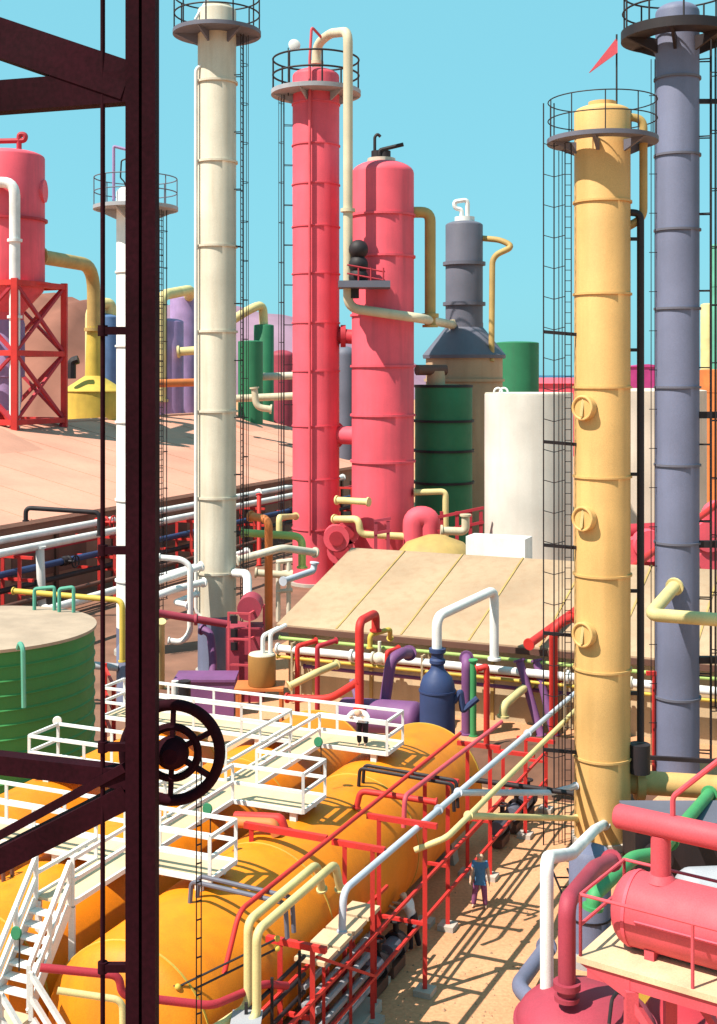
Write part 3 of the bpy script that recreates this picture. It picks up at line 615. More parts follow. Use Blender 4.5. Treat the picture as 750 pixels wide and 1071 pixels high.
# ------------------------------------------------------------------ white walkway over the tanks
ZW = 4.56
t = thing('access_walkway', 'white railed walkway with side bays and stairs over the orange tanks', 'walkway', uv(-6, -2, 0))
def rail(pts, h=1.04, w=.085, sp=1.9, ends=True, posts=True):
    mb = MB()
    for a, b in zip(pts, pts[1:]):
        a, b = Vector(a), Vector(b)
        for hh in (h * .52, h): mb.bar(a + Z * hh, b + Z * hh, w, w)
        mb.bar(a + Z * .0, b + Z * .0, .07, .12)
        n = max(1, round((b - a).length / sp))
        for k in range(n + 1):
            q = a.lerp(b, k / n) + (b - a).normalized() * (.004 if k == 0 else -.004 if k == n else 0)
            mb.bar(q - Z * .05, q + Z * (h + w * .45), w * .96)
    return mb.build('handrail', 'white', t)
vl_, vr_ = -2.45, -1.4
def deck(u0, u1, v0, v1): return MB().box(uv((u0 + u1) / 2, (v0 + v1) / 2, ZW - .03), (u1 - u0, v1 - v0, .06), (U, V, Z)).build('deck', 'deck', t)
deck(-13.4, 1.4, vl_, vr_)
bays = [(-11.0, -9.7, -10.2, .85), (-5.85, -4.4, -8.6, .85), (0, 1.4, -10.0, 1.0)]
for u0, u1, v0, v1 in bays:
    deck(u0, u1, vr_ + .003, v1); deck(u0, u1, v0, vl_ - .003)
    rail([uv(u0, vr_, ZW), uv(u0, v1, ZW)]); rail([uv(u0, v1, ZW), uv(u1, v1, ZW)]); rail([uv(u1, v1, ZW), uv(u1, vr_, ZW)])
    rail([uv(u0, vl_, ZW), uv(u0, v0, ZW)]); rail([uv(u0, v0, ZW), uv(u1, v0, ZW)]); rail([uv(u1, v0, ZW), uv(u1, vl_, ZW)])
    for v in (-8.02, -3.76, .5):
        for u in (u0 + .1, u1 - .1):
            if v0 < v < v1: MB().box(uv(u, v, (ZW - .06 + 4.2) / 2), (.10, .2, ZW - .06 - 4.2), (U, V, Z)).build('foot', 'white', t)
es = [-13.4] + [x for b_ in bays for x in b_[:2]]
for a, b in ((es[0], es[1]), (es[2], es[3]), (es[4], es[5])):
    rail([uv(a, vl_, ZW), uv(b, vl_, ZW)]); rail([uv(a, vr_, ZW), uv(b, vr_, ZW)])
rail([uv(1.4, vl_, ZW), uv(1.4, vr_, ZW)])
for v in (vl_ + .05, vr_ - .05):
    MB().bar(uv(-13.35, v, 0), uv(-13.35, v, ZW - .1), .14).build('post', 'white', t)
def flight(p0, p1, side, wd, n, nm='stair_flight'):
    p0, p1 = Vector(p0), Vector(p1); st = MB(); hd = p1 - p0
    for k in (-.5, .5):
        st.bar(p0 + side * (k * wd), p1 + side * (k * wd), .06, .24)
    f = st.build(nm, 'white', t)
    for k in range(1, n):
        q = p0.lerp(p1, k / n); h2 = Vector((hd.x, hd.y, 0)).normalized()
        MB().box(q + Z * .05, (.26, wd - .08, .05), (h2, side, Z)).build('tread', 'white', f)
    for k in (-.5, .5):
        mb = MB(); o = side * (k * wd)
        for hh in (.5, 1.0): mb.bar(p0 + o + Z * hh, p1 + o + Z * hh, .1)
        for q in (0, .5, 1): mb.bar(p0.lerp(p1, q) + o, p0.lerp(p1, q) + o + Z * 1.05, .1)
        mb.build('handrail', 'white', f)
vm = (vl_ + vr_) / 2
flight(uv(-13.45, vm, ZW - .05), uv(-14.9, vm, 2.75), V, .95, 8)
MB().box(uv(-15.55, vm, 2.66), (1.25, 1.2, .1), (U, V, Z)).build('deck', 'deck', t)
for u in (-15.0, -16.1):
    for v in (vl_ - .05, vr_ + .05): MB().bar(uv(u, v, 0), uv(u, v, 2.6), .12).build('post', 'white', t)
rail([uv(-16.15, vl_ - .08, 2.72), uv(-14.95, vl_ - .08, 2.72)]); rail([uv(-16.15, vl_ - .08, 2.72), uv(-16.15, vr_ + .08, 2.72)])
flight(uv(-15.55, vr_ + .12, 2.68), uv(-15.55, vr_ + 2.5, 0.02), U, 1.0, 11)
# little signal discs on the walkway
for (x, y, D_, yb, lb) in ((17, 976, 27.6, 1010, 'green disc on a thin stem beside the stair foot'), (217, 846, 32.6, 872, 'green disc on a thin stem by the middle walkway bay'), (333, 776, 37.5, 803, 'green disc on a thin stem near the bent over worker')):
    p = P(x, y, D_); f = P(x + 3, yb, D_); t2 = thing('signal_disc', lb, 'marker', f, 'green discs on the walkway')
    MB().tube([f - Z * .12, p + XX * .08], .018, 6).build('stem', 'black', t2)
    MB().lathe(p, Vector((-.4, -1, .2)), [(.13, -.03), (.15, 0), (.13, .03)], 20).build('disc', 'green', t2)

# ------------------------------------------------------------------ red pipe rack
t = thing('pipe_rack', 'signal red steel pipe rack running along the orange tank', 'pipe rack', uv(-3, 3.4, 0))
def post(u, v, z, foot=True):
    MB().bar(uv(u, v, .14 if foot else 0), uv(u, v, z), .12).build('post', 'rackred', t)
    if foot: MB().box(uv(u, v, .08), (.5, .5, .16), (U, V, Z)).build('footing', 'concrete', t)
fr = [(-16.0, 2.75, 3.7, 3.55), (-11.2, 2.75, 3.7, 3.55), (-7.5, 2.75, 3.65, 4.55), (-5.5, 3.0, 4.35, 4.6), (-1.5, 2.75, 3.6, 4.5), (2.6, 2.75, 3.65, 4.4), (6.7, 2.75, 3.7, 3.0), (9.6, 2.9, 3.7, 2.7)]
for u, va, vb, z in fr:
    va = max(va, 2.86)
    post(u, vb, z); post(u, va, z)
    MB().bar(uv(u, va - .35, z + .004), uv(u, vb + .35, z), .13, .14).build('beam', 'rackred', t)
    MB().bar(uv(u, va, 1.9), uv(u, vb, 1.9), .09).build('beam', 'rackred', t)
MB().bar(uv(-7.5, -.1, 4.62), uv(-7.5, 2.35, 4.60), .15, .16).build('beam', 'rackred', t)
for u_ in (-7.5, -7.45): pass
MB().bar(uv(-7.5, .1, 4.2), uv(-7.5, .1, 4.6), .12).build('post', 'rackred', t)
for v, z, a, b in ((3.72, 1.25, -16, 9.6), (3.74, 2.35, -16, 9.6), (2.86, 1.25, -16, -4.6), (2.88, 2.35, -16, -4.6), (2.86, 1.25, 2.6, 9.6)):
    MB().bar(uv(a, v, z), uv(b, v, z), .08).build('rail', 'rackred', t)
MB().bar(uv(-11.1, 3.76, 3.3), uv(-7.6, 3.74, 1.3), .07).build('brace', 'rackred', t)
# pipes on the rack
pipe('long signal red pipe along the tank side of the rack', [uv(-13.2, 2.5, 3.6), uv(-12.6, 2.55, 4.75), uv(2.6, 2.6, 4.72)], .06, 'rackred', bend=.3)
for k, (v, lb) in enumerate(((3.1, 'left'), (3.5, 'right'))):
    pipe('pale yellow pipe bending down at the near rack end, %s of two' % lb,
         [uv(-17.6, v - 1.6 - k * .25, 2.5 - k * .15), uv(-15.2, v - 1.6 - k * .25, 2.5 - k * .15), uv(-14.2 - k * .3, v - .3, 2.9 - k * .1), uv(-13.2 - k * .35, v, 3.0), uv(-13.2 - k * .35, v, 4.85), uv(-9.7 + k * .2, v, 4.85), uv(-9.4 + k * .2, v, 4.1)], .10, 'paley', bend=.25, group='pale yellow pipes at the near end of the rack')
o_bl = pipe('pale blue pipe running along the rack and past the yellow column', [uv(-10.1, 3.95, 3.5), uv(-10.0, 3.95, 4.45), uv(13.5, 4.95, 4.65), uv(13.5, 4.85, 3.0)], .09, 'lblue', bend=.3, flanges=[(uv(-4, 4.205, 4.50), U * 23.5 + V), (uv(4, 4.546, 4.57), U * 23.5 + V)])
pipe('long pale yellow pipe beside the pale blue pipe on the rack', [uv(-5.6, 4.1, 3.9), uv(-5.4, 4.95, 4.3), uv(13.2, 5.2, 4.35), uv(13.2, 5.2, 2.5)], .085, 'paley', bend=.3)
pipe('pale blue branch pipe reaching from the rack to the yellow column', [uv(-2.5, 4.27, 4.53), P(578, 829, 42.6), P(602, 822, 44.3)], .10, 'lblue', bend=.3)
pipe('pale yellow branch pipe reaching from the rack to the yellow column base', [uv(-3.6, 4.95, 4.3), P(603, 856, 44.4)], .10, 'paley', bend=.3)
pipe('black pipe low behind the ladder, reaching towards the yellow column', [G(470, 812, 2.8), G(600, 830, 2.6)], .09, 'black')
pipe('light red pipe sloping up along the far rack', [uv(-4.4, 3.3, 4.0), uv(-4.3, 3.3, 4.85), uv(4.4, 3.5, 4.75)], .07, 'pink', bend=.2)
pipe('dark red pipe stepping across in front of the near tank end', [P(42, 1012, 25.5), P(125, 1020, 25.8), P(127, 1041, 25.8), P(222, 1052, 26.3), P(276, 1029, 27.7), P(300, 1031, 28.4)], .085, 'red_dark', bend=.25)
pipe('cream pipe bending down in front of the near tank end', [P(60, 1036, 25.2), P(128, 1046, 25.4), P(132, 1046, 25.4) - Z * 4.0], .07, 'paley', bend=.2)
t = thing('pipe_pier', 'pale concrete pier under the near bend of the yellow pipes', 'pier', Vector((P(258, 0, 26.6).x, 26.6, 0)))
MB().box(Vector((P(258, 0, 26.6).x, 26.6, 1.5)), (.55, .5, 3.0)).build('block', 'concrete', t); MB().box(Vector((P(258, 0, 26.6).x, 26.6, 3.03)), (.65, .6, .06)).build('cap', 'lgrey', t)
# manifold skid with cream covers
t = thing('manifold_skid', 'cream topped manifold skid inside the near part of the rack', 'skid', uv(-8.4, 3.3, 0))
MB().box(uv(-8.6, 3.2, .15), (3.6, .85, .3), (U, V, Z)).build('base', 'concrete', t)
for i in range(4):
    MB().box(uv(-9.95 + i * .9, 3.2, 2.75), (.78, .8, .1), (U, V, Z)).build('cover_plate', 'deck', t)
for u in (-10.2, -8.6, -7.0):
    for v in (2.88, 3.52): MB().bar(uv(u, v, .3), uv(u, v, 2.7), .08).build('leg', 'rackred', t)
for z in (.7, 1.15, 1.6, 2.05):
    for v in (3.0, 3.4): MB().tube([uv(-10.3, v, z), uv(-6.8, v, z)], .085, 8).build('header_pipe', 'lgrey', t)
t = thing('pipe_grille', 'black upright pipe grille at the near end of the rack', 'grille', uv(-12.3, 3.2, 0))
for k in range(6): MB().tube([uv(-14.0, 3.2, .9 + k * .42), uv(-10.6, 3.2, .9 + k * .42)], .05, 8).build('bar', 'black', t)
for u in (-13.6, -12.4, -11.0): MB().bar(uv(u, 3.27, 0), uv(u, 3.27, 3.3), .07).build('upright', 'black', t)
pump0 = None
spots = [(-13.6, 3.25), (-6.0, 3.1), (-4.7, 3.1), (5.6, 3.1), (7.2, 3.15), (8.6, 3.2)]
ordn = ['nearest', 'second', 'third', 'fourth', 'fifth', 'farthest']
for k, (u, v) in enumerate(spots):
    lb = 'black pump with grey motor under the red rack, %s of the row' % ordn[k]
    if pump0 is None:
        p = uv(u, v, 0); pump0 = thing('pump', lb, 'pump', p, 'pumps under the red rack')
        p = p - Z * 0
        MB().box(p + Z * .2, (.9, .4, .3), (U, V, Z)).build('plinth', 'brown', pump0)
        MB().cyl(p + Z * .72 - U * .5, p + Z * .72 + U * .1, .26, seg=18).build('motor', 'grey', pump0)
        MB().cyl(p + Z * .72 + U * .1, p + Z * .72 + U * .34, .36, seg=18).build('casing', 'black', pump0)
        MB().tube([p + Z * .9 + U * .22, p + Z * 1.35 + U * .22], .09, 10).build('outlet', 'black', pump0)
        MB().ring(p + Z * 1.38 + U * .22, .17, .04, seg=20).build('handwheel', 'black', pump0)
    else:
        c = pump0.copy(); COL.objects.link(c); c.location = uv(u, v, 0); c['label'] = lb
        for ch in pump0.children:
            d = ch.copy(); COL.objects.link(d); d.parent = c

# ------------------------------------------------------------------ left pipe rack in front of the pink shed
def urun(label, v, z, r, mat, u0=12, u1=90, **k): return pipe(label, [uv(u0, v, z), uv(u1, v, z)], r, mat, **k)
o_u = urun('upper white pipe along the pink shed eave', -41, 5.3, .27, 'white', flanges=[(uv(u, -41, 5.3), U) for u in (30, 50, 70)])
for u in (26, 44, 62, 80): valve(o_u, uv(u, -41, 5.3), U, .27, 'rackred', up=V)
pipe('lower white pipe along the pink shed with a downturned end', [uv(12, -38, 5.05), uv(28, -38, 5.05), uv(74, -38, 5.05)], .27, 'white')
pipe('white upright pipe dropping from the lower white pipe by the green tank', [uv(32.4, -37.9, 5.0), uv(32.4, -37.7, .1)], .3, 'white')
o_d = urun('deep blue pipe along the pink shed', -38.5, 3.5, .24, 'blue')
for u in (36, 57, 72): valve(o_d, uv(u, -38.5, 3.5), U, .22, 'black', up=V)
urun('black pipe under the deep blue pipe along the pink shed', -38.2, 2.5, .2, 'black')
urun('thin dark red pipe along the brown shed wall', -39.6, 4.4, .12, 'red_dark')
urun('brown pipe low along the pink shed', -37.2, 1.7, .16, 'brown', u0=16)
pipe('white pipe slanting low in front of the black pipe', [uv(24, -31, 2.6), uv(50, -31.4, 2.7)], .26, 'white')
pipe('black hooped line above the white pipes by the pink eave', [P(27, 545, 84), P(27, 531, 84), P(104, 536, 84), P(104, 560, 84)], .16, 'black', bend=.4)
fr0 = None
us = [19, 30, 41, 52, 63, 74, 85]
for k, u in enumerate(us):
    lb = 'red T topped pipe support before the pink shed, %s in the row' % ('nearest', 'second', 'third', 'fourth', 'fifth', 'sixth', 'farthest')[k]
    if fr0 is None:
        p = uv(u, -38.6, 0); fr0 = thing('pipe_support', lb, 'support', p, 'red pipe supports before the pink shed')
        for s in (-.5, .9): MB().bar(p + V * s, p + V * s + Z * 4.62, .22).build('post', 'rackred', fr0)
        for z in (2.22, 3.12, 4.62): MB().bar(p + Z * z - V * 2.6, p + Z * z + V * 2.0, .2).build('crossbar', 'rackred', fr0)
    else:
        c = fr0.copy(); COL.objects.link(c); c.location = uv(u, -38.6, 0); c['label'] = lb
        for ch in fr0.children: d = ch.copy(); COL.objects.link(d); d.parent = c
pipe('golden yellow pipe bending down beside the slim white column', [P(14, 618, 62), P(128, 628, 60), P(128, 692, 60)], .14, 'yellow', bend=.4)
pipe('white looped pipe between girder and cream column', [P(166, 583, 66), P(190, 585, 66), P(199, 592, 66), P(199, 662, 66), P(190, 672, 66), P(176, 670, 66)], .16, 'white', bend=.5)
pipe('upper white pipe rising to the cream column', [P(140, 618, 66), P(167, 607, 67), P(211, 592, 68.6)], .2, 'white', bend=.3)
pipe('middle white pipe rising to the cream column', [P(140, 632, 65), P(180, 617, 66.5), P(213, 609, 68.4)], .2, 'white', bend=.3)
pipe('short white hooked pipe under the middle white pipe', [P(206, 621, 68), P(183, 630, 66.5), P(197, 633, 66)], .15, 'white', bend=.2)
pipe('crimson pipe crossing in front of the cream column base', [P(140, 639, 64), P(165, 641, 65), P(250, 655, 66.4)], .2, 'maroon', flanges=[(P(205, 648, 65.7), XX)])
pipe('cream upright pipe at the girder side of the cream column', [G(169, 720), P(169, 650, 64)], .17, 'paley')
pipe('white elbow pipe between cream column and crimson pump house', [P(240, 599, 70), P(259, 600, 68), P(259, 628, 66.8)], .24, 'white', bend=.5)
pipe('yellow green pipe with a drop beside the slender red column', [P(252, 557, 80), P(316, 561, 80), P(316, 594, 80)], .25, 'lgreen', bend=.6)
pipe('white pipe bent upwards across the slender red column foot', [P(248, 586, 76), P(295, 573, 77), P(330, 578, 79)], .24, 'bone', bend=.5)
pipe('coral pipe standing right of the yellow green pipe drop', [G(281, 665), P(281, 543, 78), P(262, 540, 79)], .26, 'orange2', bend=.6)
pipe('pale yellow hooked pipe against the slender red column', [P(292, 560, 88), P(292, 541, 88), P(309, 540, 96)], .22, 'paley', bend=.4)
pipe('red thin post beside the dark shed wall', [G(271, 592), P(271, 517, 112)], .2, 'rackred')
pipe('pale blue pipe slanting at the beige roof corner', [P(296, 608, 74), P(328, 597, 77), P(329, 588, 77)], .2, 'lblue', bend=.3)
t = thing('pipe_trestle', 'thin white pipe trestle at the left corner of the beige roof', 'trestle', G(292, 640))
for x in (291, 302): MB().tube([G(x, 650), P(x, 588, 84.6)], .16, 8).build('post', 'bone', t)
for y in (588, 600, 619): MB().tube([P(289, y, 84.6), P(306, y - 2, 84.6)], .16, 8).build('bar', 'bone', t)
pipe('pale pipe crossing level left of the thin white pipe trestle', [P(267, 599, 84), P(306, 602, 84)], .25, 'cream')
# low machinery by the red columns: small pumps and rails
t = thing('manifold', 'red pump manifold clustered at the foot of the red columns', 'machinery', P(360, 590, 96) * 1)
t.location.z = 0; OFF[t] = Vector(t.location)
for x, y, rr_ in ((352, 562, 1.0), (364, 556, .9), (357, 575, 1.1)):
    q = P(x, y, 96 - x % 7 * .09 - .3); MB().cyl(q - YY * .6, q + YY * .6, rr_, seg=20).build('pump_casing', 'red', t); MB().cyl(q - YY * .75, q - YY * .6, rr_ * .55, seg=16).build('cover', 'red_dark', t)
    MB().bar(Vector((q.x, q.y, 0)), q, .5).build('stand', 'red_dark', t)
pipe('pale yellow line stepping down at the foot of the red columns', [P(350, 543, 96), P(375, 543, 94), P(377, 559, 94), P(426, 561, 94), P(427, 575, 94)], .27, 'paley', bend=.5)
pipe('pale yellow level stub across the broad red vessel base', [P(352, 523, 96), P(386, 525, 94.5)], .26, 'paley')
pipe('thick coral red elbow pipe in front of the bottle green tank', [P(433, 590, 94), P(433, 541, 94), P(449, 541, 94), P(450, 590, 94)], .85, 'red', bend=1.5)
pipe('pale yellow hooped pipe before the bottle green tank', [P(433, 515, 97), P(466, 514, 97), P(466, 570, 97)], .24, 'paley', bend=.4)
t = thing('guard_rail', 'crimson guard rail beside the thick coral elbow pipe', 'railing', Vector((P(405, 0, 93).x, 93, 0)))
for x in (393, 406): MB().bar(Vector((P(x, 0, 93).x, 93, 0)), P(x, 545, 93), .25).build('post', 'maroon', t)
for y in (545, 558): MB().bar(P(391, y, 92.93), P(409, y - 3, 92.93), .2).build('rail', 'maroon', t)
t = thing('guard_rail', 'crimson lattice rail before the arch of the bottle green tank', 'railing', Vector((P(480, 0, 93).x, 93, 0)))
for x in (462, 478, 492, 503): MB().bar(Vector((P(x, 0, 93).x, 93, 0)), P(x, 535, 93), .25).build('post', 'red_dark', t)
for y in (537, 552): MB().bar(P(458, y + 4, 92.92), P(506, y - 6, 92.92), .2).build('rail', 'red_dark', t)
pipe('cream pipe at the foot of the bottle green tank', [P(461, 555, 91), P(487, 556, 91), P(487, 538, 91)], .3, 'cream', bend=.4)
tag(MB().lathe(Vector((P(455, 0, 86).x, 86, 0)), Z, [(3.3, 0), (3.0, 4.0), (2.0, 5.2), (.6, 5.7)], 28).build('hopper_cover', 'tan'), 'tan conical cover peeping over the beige roof ridge', 'cover')

# ------------------------------------------------------------------ machines left of the beige shed
D_ = 64; t = thing('pump_house', 'crimson pump house in a light pink pipe frame left of the beige shed', 'machinery', Vector((P(258, 0, D_).x, D_, 0)))
s = D_ / F
MB().box(Vector((P(256, 0, D_).x, D_ + .6, 1.9)), (1.9, 1.6, 3.8)).build('body', 'maroon', t)
MB().cyl(P(262, 634, D_ + .6) - YY * .8, P(262, 634, D_ + .6) + YY * .8, .62, seg=24).build('drum', 'maroon', t)
for x in (239, 261, 276):
    dd = D_ - .6 if x < 270 else D_ + .8
    MB().bar(Vector((P(x, 0, dd).x, dd, 0)), P(x, 641 if x < 270 else 632, dd), .11).build('post', 'pink', t)
for y in (641, 668, 695):
    MB().bar(P(238, y, D_ - .6), P(262, y + 1, D_ - .6), .1).build('rail', 'pink', t); MB().bar(P(261, y + 1, D_ - .6), P(276, y - 8, D_ + .8), .1).build('rail', 'pink', t)
for y in (648, 662, 676): MB().box(P(245, y, D_ - .25), (.35, .12, .4)).build('louvre', 'black', t)
D_ = 59; tc_ = Vector((P(272, 0, D_).x, D_, 0)); ztb = zat(716, D_)
t = thing('work_table', 'orange red steel table under the copper brown drum', 'table', tc_)
MB().box(tc_ + Z * (ztb - .06), (2.3, 1.7, .12)).build('top', 'orange2', t)
for a in (-1, 1):
    for b_ in (-1, 1): MB().bar(tc_ + Vector((a * 1.02, b_ * .72, 0)), tc_ + Vector((a * 1.02, b_ * .72, ztb - .12)), .13).build('leg', 'orange2', t)
t = thing('drum', 'copper brown drum with white pipes on the orange red table', 'drum', tc_ + Vector((.1, -.1, ztb)))
rd = 14.5 * D_ / F; q = tc_ + Vector((.1, -.1, ztb))
MB().lathe(q, Z, [(rd * .95, 0.0), (rd, .05), (rd, zat(684, D_) - ztb - .05), (rd * .97, zat(684, D_) - ztb)], 32).build('shell', 'copper', t)
MB().lathe(q + Z * (zat(684, D_) - ztb + .003), Z, [(rd * .96, 0), (rd * .9, .06)], 32).build('lid', 'bone', t)
for x, y1 in ((275, 665), (283, 662)): MB().tube([P(x, 684, D_ - .1), P(x, y1, D_ - .1), P(x + 16, y1 - 8, D_ + .6)], .11, 8, .2).build('pipe', 'white', t)
D_ = 62; q = Vector((P(216, 0, D_).x, D_, 0))
t = thing('control_cabinet', 'purple box cabinet at the cream column base', 'cabinet', q)
MB().box(q + Z * .85, (2.9, 1.8, 1.7)).build('body', 'purple', t); MB().box(q + Z * 1.76, (3.05, 1.95, .12)).build('lid', 'purple', t)
q = Vector((P(172, 0, 57).x, 57, 0))
t = thing('control_cabinet', 'lilac grey box with a black cylinder valve behind the handwheel', 'cabinet', q)
MB().box(q + Z * .8, (2.0, 1.3, 1.6)).build('body', 'blueg', t)
MB().cyl(P(193, 742, 55.6), P(193, 712, 55.6), .28, seg=18).build('valve', 'black', t); MB().bar(Vector((P(193, 0, 55.6).x, 55.6, 0)), P(193, 740, 55.6), .2).build('valve_stand', 'grey', t)
MB().cyl(P(183, 728, 55.9), P(183, 712, 55.9), .16, seg=14).build('gauge', 'white', t)
pipe('lilac arched pipe at the cream column base', [P(211, 658, 67.3), P(220, 662, 67), P(223, 690, 66.5), P(222, 712, 66)], .22, 'purple', bend=.5)
t = thing('guard_rail', 'red post and rail guard between green tank and orange tanks', 'railing', G(114, 788))
ga, gb = G(110, 776), G(119, 800)
for q in (ga, gb): MB().bar(q, q + Z * 3.6, .16).build('post', 'rackred', t)
for z in (1.2, 2.3, 3.4): MB().bar(ga + Z * z, gb + Z * z, .11).build('rail', 'rackred', t)
# dark brown mound standing in for shade on the ground beyond the rack
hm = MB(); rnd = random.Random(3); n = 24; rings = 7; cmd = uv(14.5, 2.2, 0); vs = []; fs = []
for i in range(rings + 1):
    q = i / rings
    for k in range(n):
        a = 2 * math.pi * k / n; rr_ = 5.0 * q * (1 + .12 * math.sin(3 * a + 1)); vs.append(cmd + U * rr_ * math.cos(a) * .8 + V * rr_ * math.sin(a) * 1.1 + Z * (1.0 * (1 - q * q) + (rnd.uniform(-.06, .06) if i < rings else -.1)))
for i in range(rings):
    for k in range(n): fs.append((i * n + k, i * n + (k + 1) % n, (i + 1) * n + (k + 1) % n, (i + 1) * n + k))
tag(hm.add(vs, fs).build('shade_mound', paint('shade_brown', (.17, .075, .045), rough=.95, var=.25, dirt=0, scale=1.2, bump=.4), smooth=80), 'brown mound standing in for shade between rack end and beige shed', 'mound')
t = thing('drum', 'small white drum beside the far end of the red rack', 'drum', G(567, 808))
MB().lathe(G(567, 808), Z, [(.2, 0), (.2, .75), (.17, .8)], 20).build('shell', 'white', t); MB().ring(G(567, 808, .4) * 1, .2, .02, seg=24).build('band', 'lgrey', t)

rnd = random.Random(11); gm_ = MB()
for k in range(900):
    q = uv(rnd.uniform(-14, 12), rnd.uniform(2.9, 12) , 0); r_ = rnd.uniform(.015, .05) * (1.6 if rnd.random() < .08 else 1); a_ = rnd.uniform(0, 6.28)
    c_, s_2 = math.cos(a_) * r_, math.sin(a_) * r_
    gm_.add([q + Vector((c_, s_2, -.005)), q + Vector((-s_2 * 1.3, c_ * 1.3, -.005)), q + Vector((-c_, -s_2, -.005)), q + Vector((s_2 * .8, -c_ * .8, -.005)), q + Vector((0, 0, r_ * .9))], [(0, 1, 4), (1, 2, 4), (2, 3, 4), (3, 0, 4)])
gv = gm_.build('gravel', paint('loose_gravel', (.42, .26, .16), rough=.95, dirt=0, bump=0)); gv['kind'] = 'stuff'
# ------------------------------------------------------------------ bottom right: pink vessel on its platform
A = P(664, 949, 25.2); W = (V * .98 + U * -.2).normalized(); Wn = Z.cross(W); rp = .73; zv = A.z; zf = zat(1000, 24.4)
t = thing('horizontal_vessel', 'pink horizontal vessel with a domed end in the lower right corner', 'vessel', A - Z * rp)
MB().lathe(A, W, [(max(.02, rp * math.sin(math.pi / 2 * i / 8)), -.42 * math.cos(math.pi / 2 * i / 8)) for i in range(9)] + [(rp, 3.6)] + [(max(.02, rp * math.cos(math.pi / 2 * i / 8)), 3.6 + .42 * math.sin(math.pi / 2 * i / 8)) for i in range(1, 9)], 48).build('shell', 'pink', t)
MB().lathe(A, W, [(rp * .99, 0), (rp + .02, 0), (rp + .02, .07), (rp * .99, .07)], 48, caps=False).build('weld_band', 'red', t)
hz = zat(857, 25.2)
MB().cyl(A + W * .55 + Z * (rp * .9), Vector((A + W * .55).to_tuple()[:2] + (hz - .2,)), .2, seg=20).build('riser', 'pink', t)
MB().cyl(A + W * .55 + Z * (rp * .93), A + W * .55 + Z * (rp * 1.12), .32, .22, seg=20).build('riser_collar', 'pink', t)
hd0 = Vector((A + W * -.35).to_tuple()[:2] + (hz,))
MB().lathe(hd0, W, [(.2, -.06), (.245, 0), (.25, 4.2), (.22, 4.26)], 28).build('header', 'pink', t)
MB().tube([hd0 + W * 1.15 + Z * .2, hd0 + W * 1.15 + Z * .62, hd0 + W * 2.6 + Z * 2.0], .055, 8, .1).build('vent_pipe', 'pink', t)
MB().tube([A + W * .3 - Wn * rp * -1.04 * -1 + Z * .05, A + W * 3.6 - Wn * rp * 1.04 + Z * .05], .03, 8).build('side_line', 'red', t)
t = thing('steel_platform', 'pink steel platform with cream deck carrying the pink horizontal vessel', 'platform', Vector((A + W * 1.5).to_tuple()[:2] + (0,)))
zd = A.z - rp - .02
o = A + W * 1.6; o.z = 0
lx, ly = 2.35, 1.15
MB().box(o + Z * (zd - .06), (2 * lx, 2 * ly, .12), (W, Wn, Z)).build('deck', 'deck', t)
for sd in (-1, 1):
    MB().bar(o - W * (lx - .2) + Wn * sd * (ly - .12) + Z * (zd - .24), o + W * lx + Wn * sd * (ly - .12) + Z * (zd - .24), .12, .3).build('beam', 'pink', t)
    for a in (-1.25, 1.6):
        MB().bar(o + W * a + Wn * sd * (ly - .12), o + W * a + Wn * sd * (ly - .12) + Z * (zd - .4), .24).build('leg', 'pink', t)
        MB().bar(o + W * a + Wn * sd * (ly - .121) + Z * (zd - .6), o + W * (a + 1.4) + Wn * sd * (ly - .121) + Z * (zd - 2.2), .15).build('brace', 'pink', t)
MB().prism([o - W * lx - Wn * (ly - .05) + Z * (zd - .125), o - W * (lx - 1.1) - Wn * (ly - .05) + Z * (zd - .125), o - W * (lx - 1.1) - Wn * (ly - .05) + Z * (zd - .6)], Wn * .08).build('gusset', 'pink', t)
for q_ in (.5, 2.6):
    p = A + W * q_; MB().box(Vector((p.x, p.y, zd + .10)), (.2, 1.0, .2), (W, Wn, Z)).build('saddle', 'pink', t)
hr = [o - W * (lx - .06) - Wn * (ly - .06) + Z * zd, o - W * (lx - .06) + Wn * (ly - .06) + Z * zd, o + W * (lx - .06) + Wn * (ly - .06) + Z * zd, o + W * (lx - .06) - Wn * (ly - .06) + Z * zd]
for a, b in ((0, 1), (1, 2), (3, 0)):
    m_ = MB()
    for hh in ((.62, 1.22) if (a, b) == (0, 1) else (1.22,)): m_.tube([hr[a] + Z * hh, hr[b] + Z * hh], .035, 8)
    n = 1 if (a, b) == (0, 1) else 2
    for k in range(n + 1):
        q = hr[a].lerp(hr[b], k / n); m_.tube([q, q + Z * 1.22], .035, 8)
    m_.build('handrail', 'pink', t)
# maroon domed vessel below
cm = Vector((P(612, 0, 27).x, 27, 0)); rm = 1.5; zm = zat(1034, 27)
t = thing('domed_vessel', 'maroon domed vessel below the pink platform at the bottom edge', 'vessel', cm)
MB().lathe(cm, Z, [(rm, 0), (rm, zm - .75)] + [(a, zm - .75 + b) for a, b in dome(rm, .75)], 48).build('shell', 'maroon', t)
MB().lathe(cm + Z * (zm - .8), Z, [(rm * .99, 0), (rm + .05, 0), (rm + .05, .1), (rm * .99, .1)], 48, caps=False).build('band', 'maroon', t)
MB().tube([P(637, 1071, 25.8), P(640, 1045, 26), P(646, 1037, 26.4), P(652, 1040, 26.8)], .04, 8, .1).build('hose', 'black', t)
cm2 = Vector((P(742, 0, 28.6).x, 28.6, 0))
t = thing('domed_vessel', 'second darker maroon vessel behind the pink platform legs', 'vessel', cm2)
MB().lathe(cm2, Z, [(1.5, 0), (1.5, 1.9)] + [(a, 1.9 + b) for a, b in dome(1.5, .6)], 40).build('shell', 'red_dark', t)
MB().cyl(cm2 + Z * 2.4, cm2 + Z * 2.75, .3, seg=18).build('nozzle', 'red_dark', t)
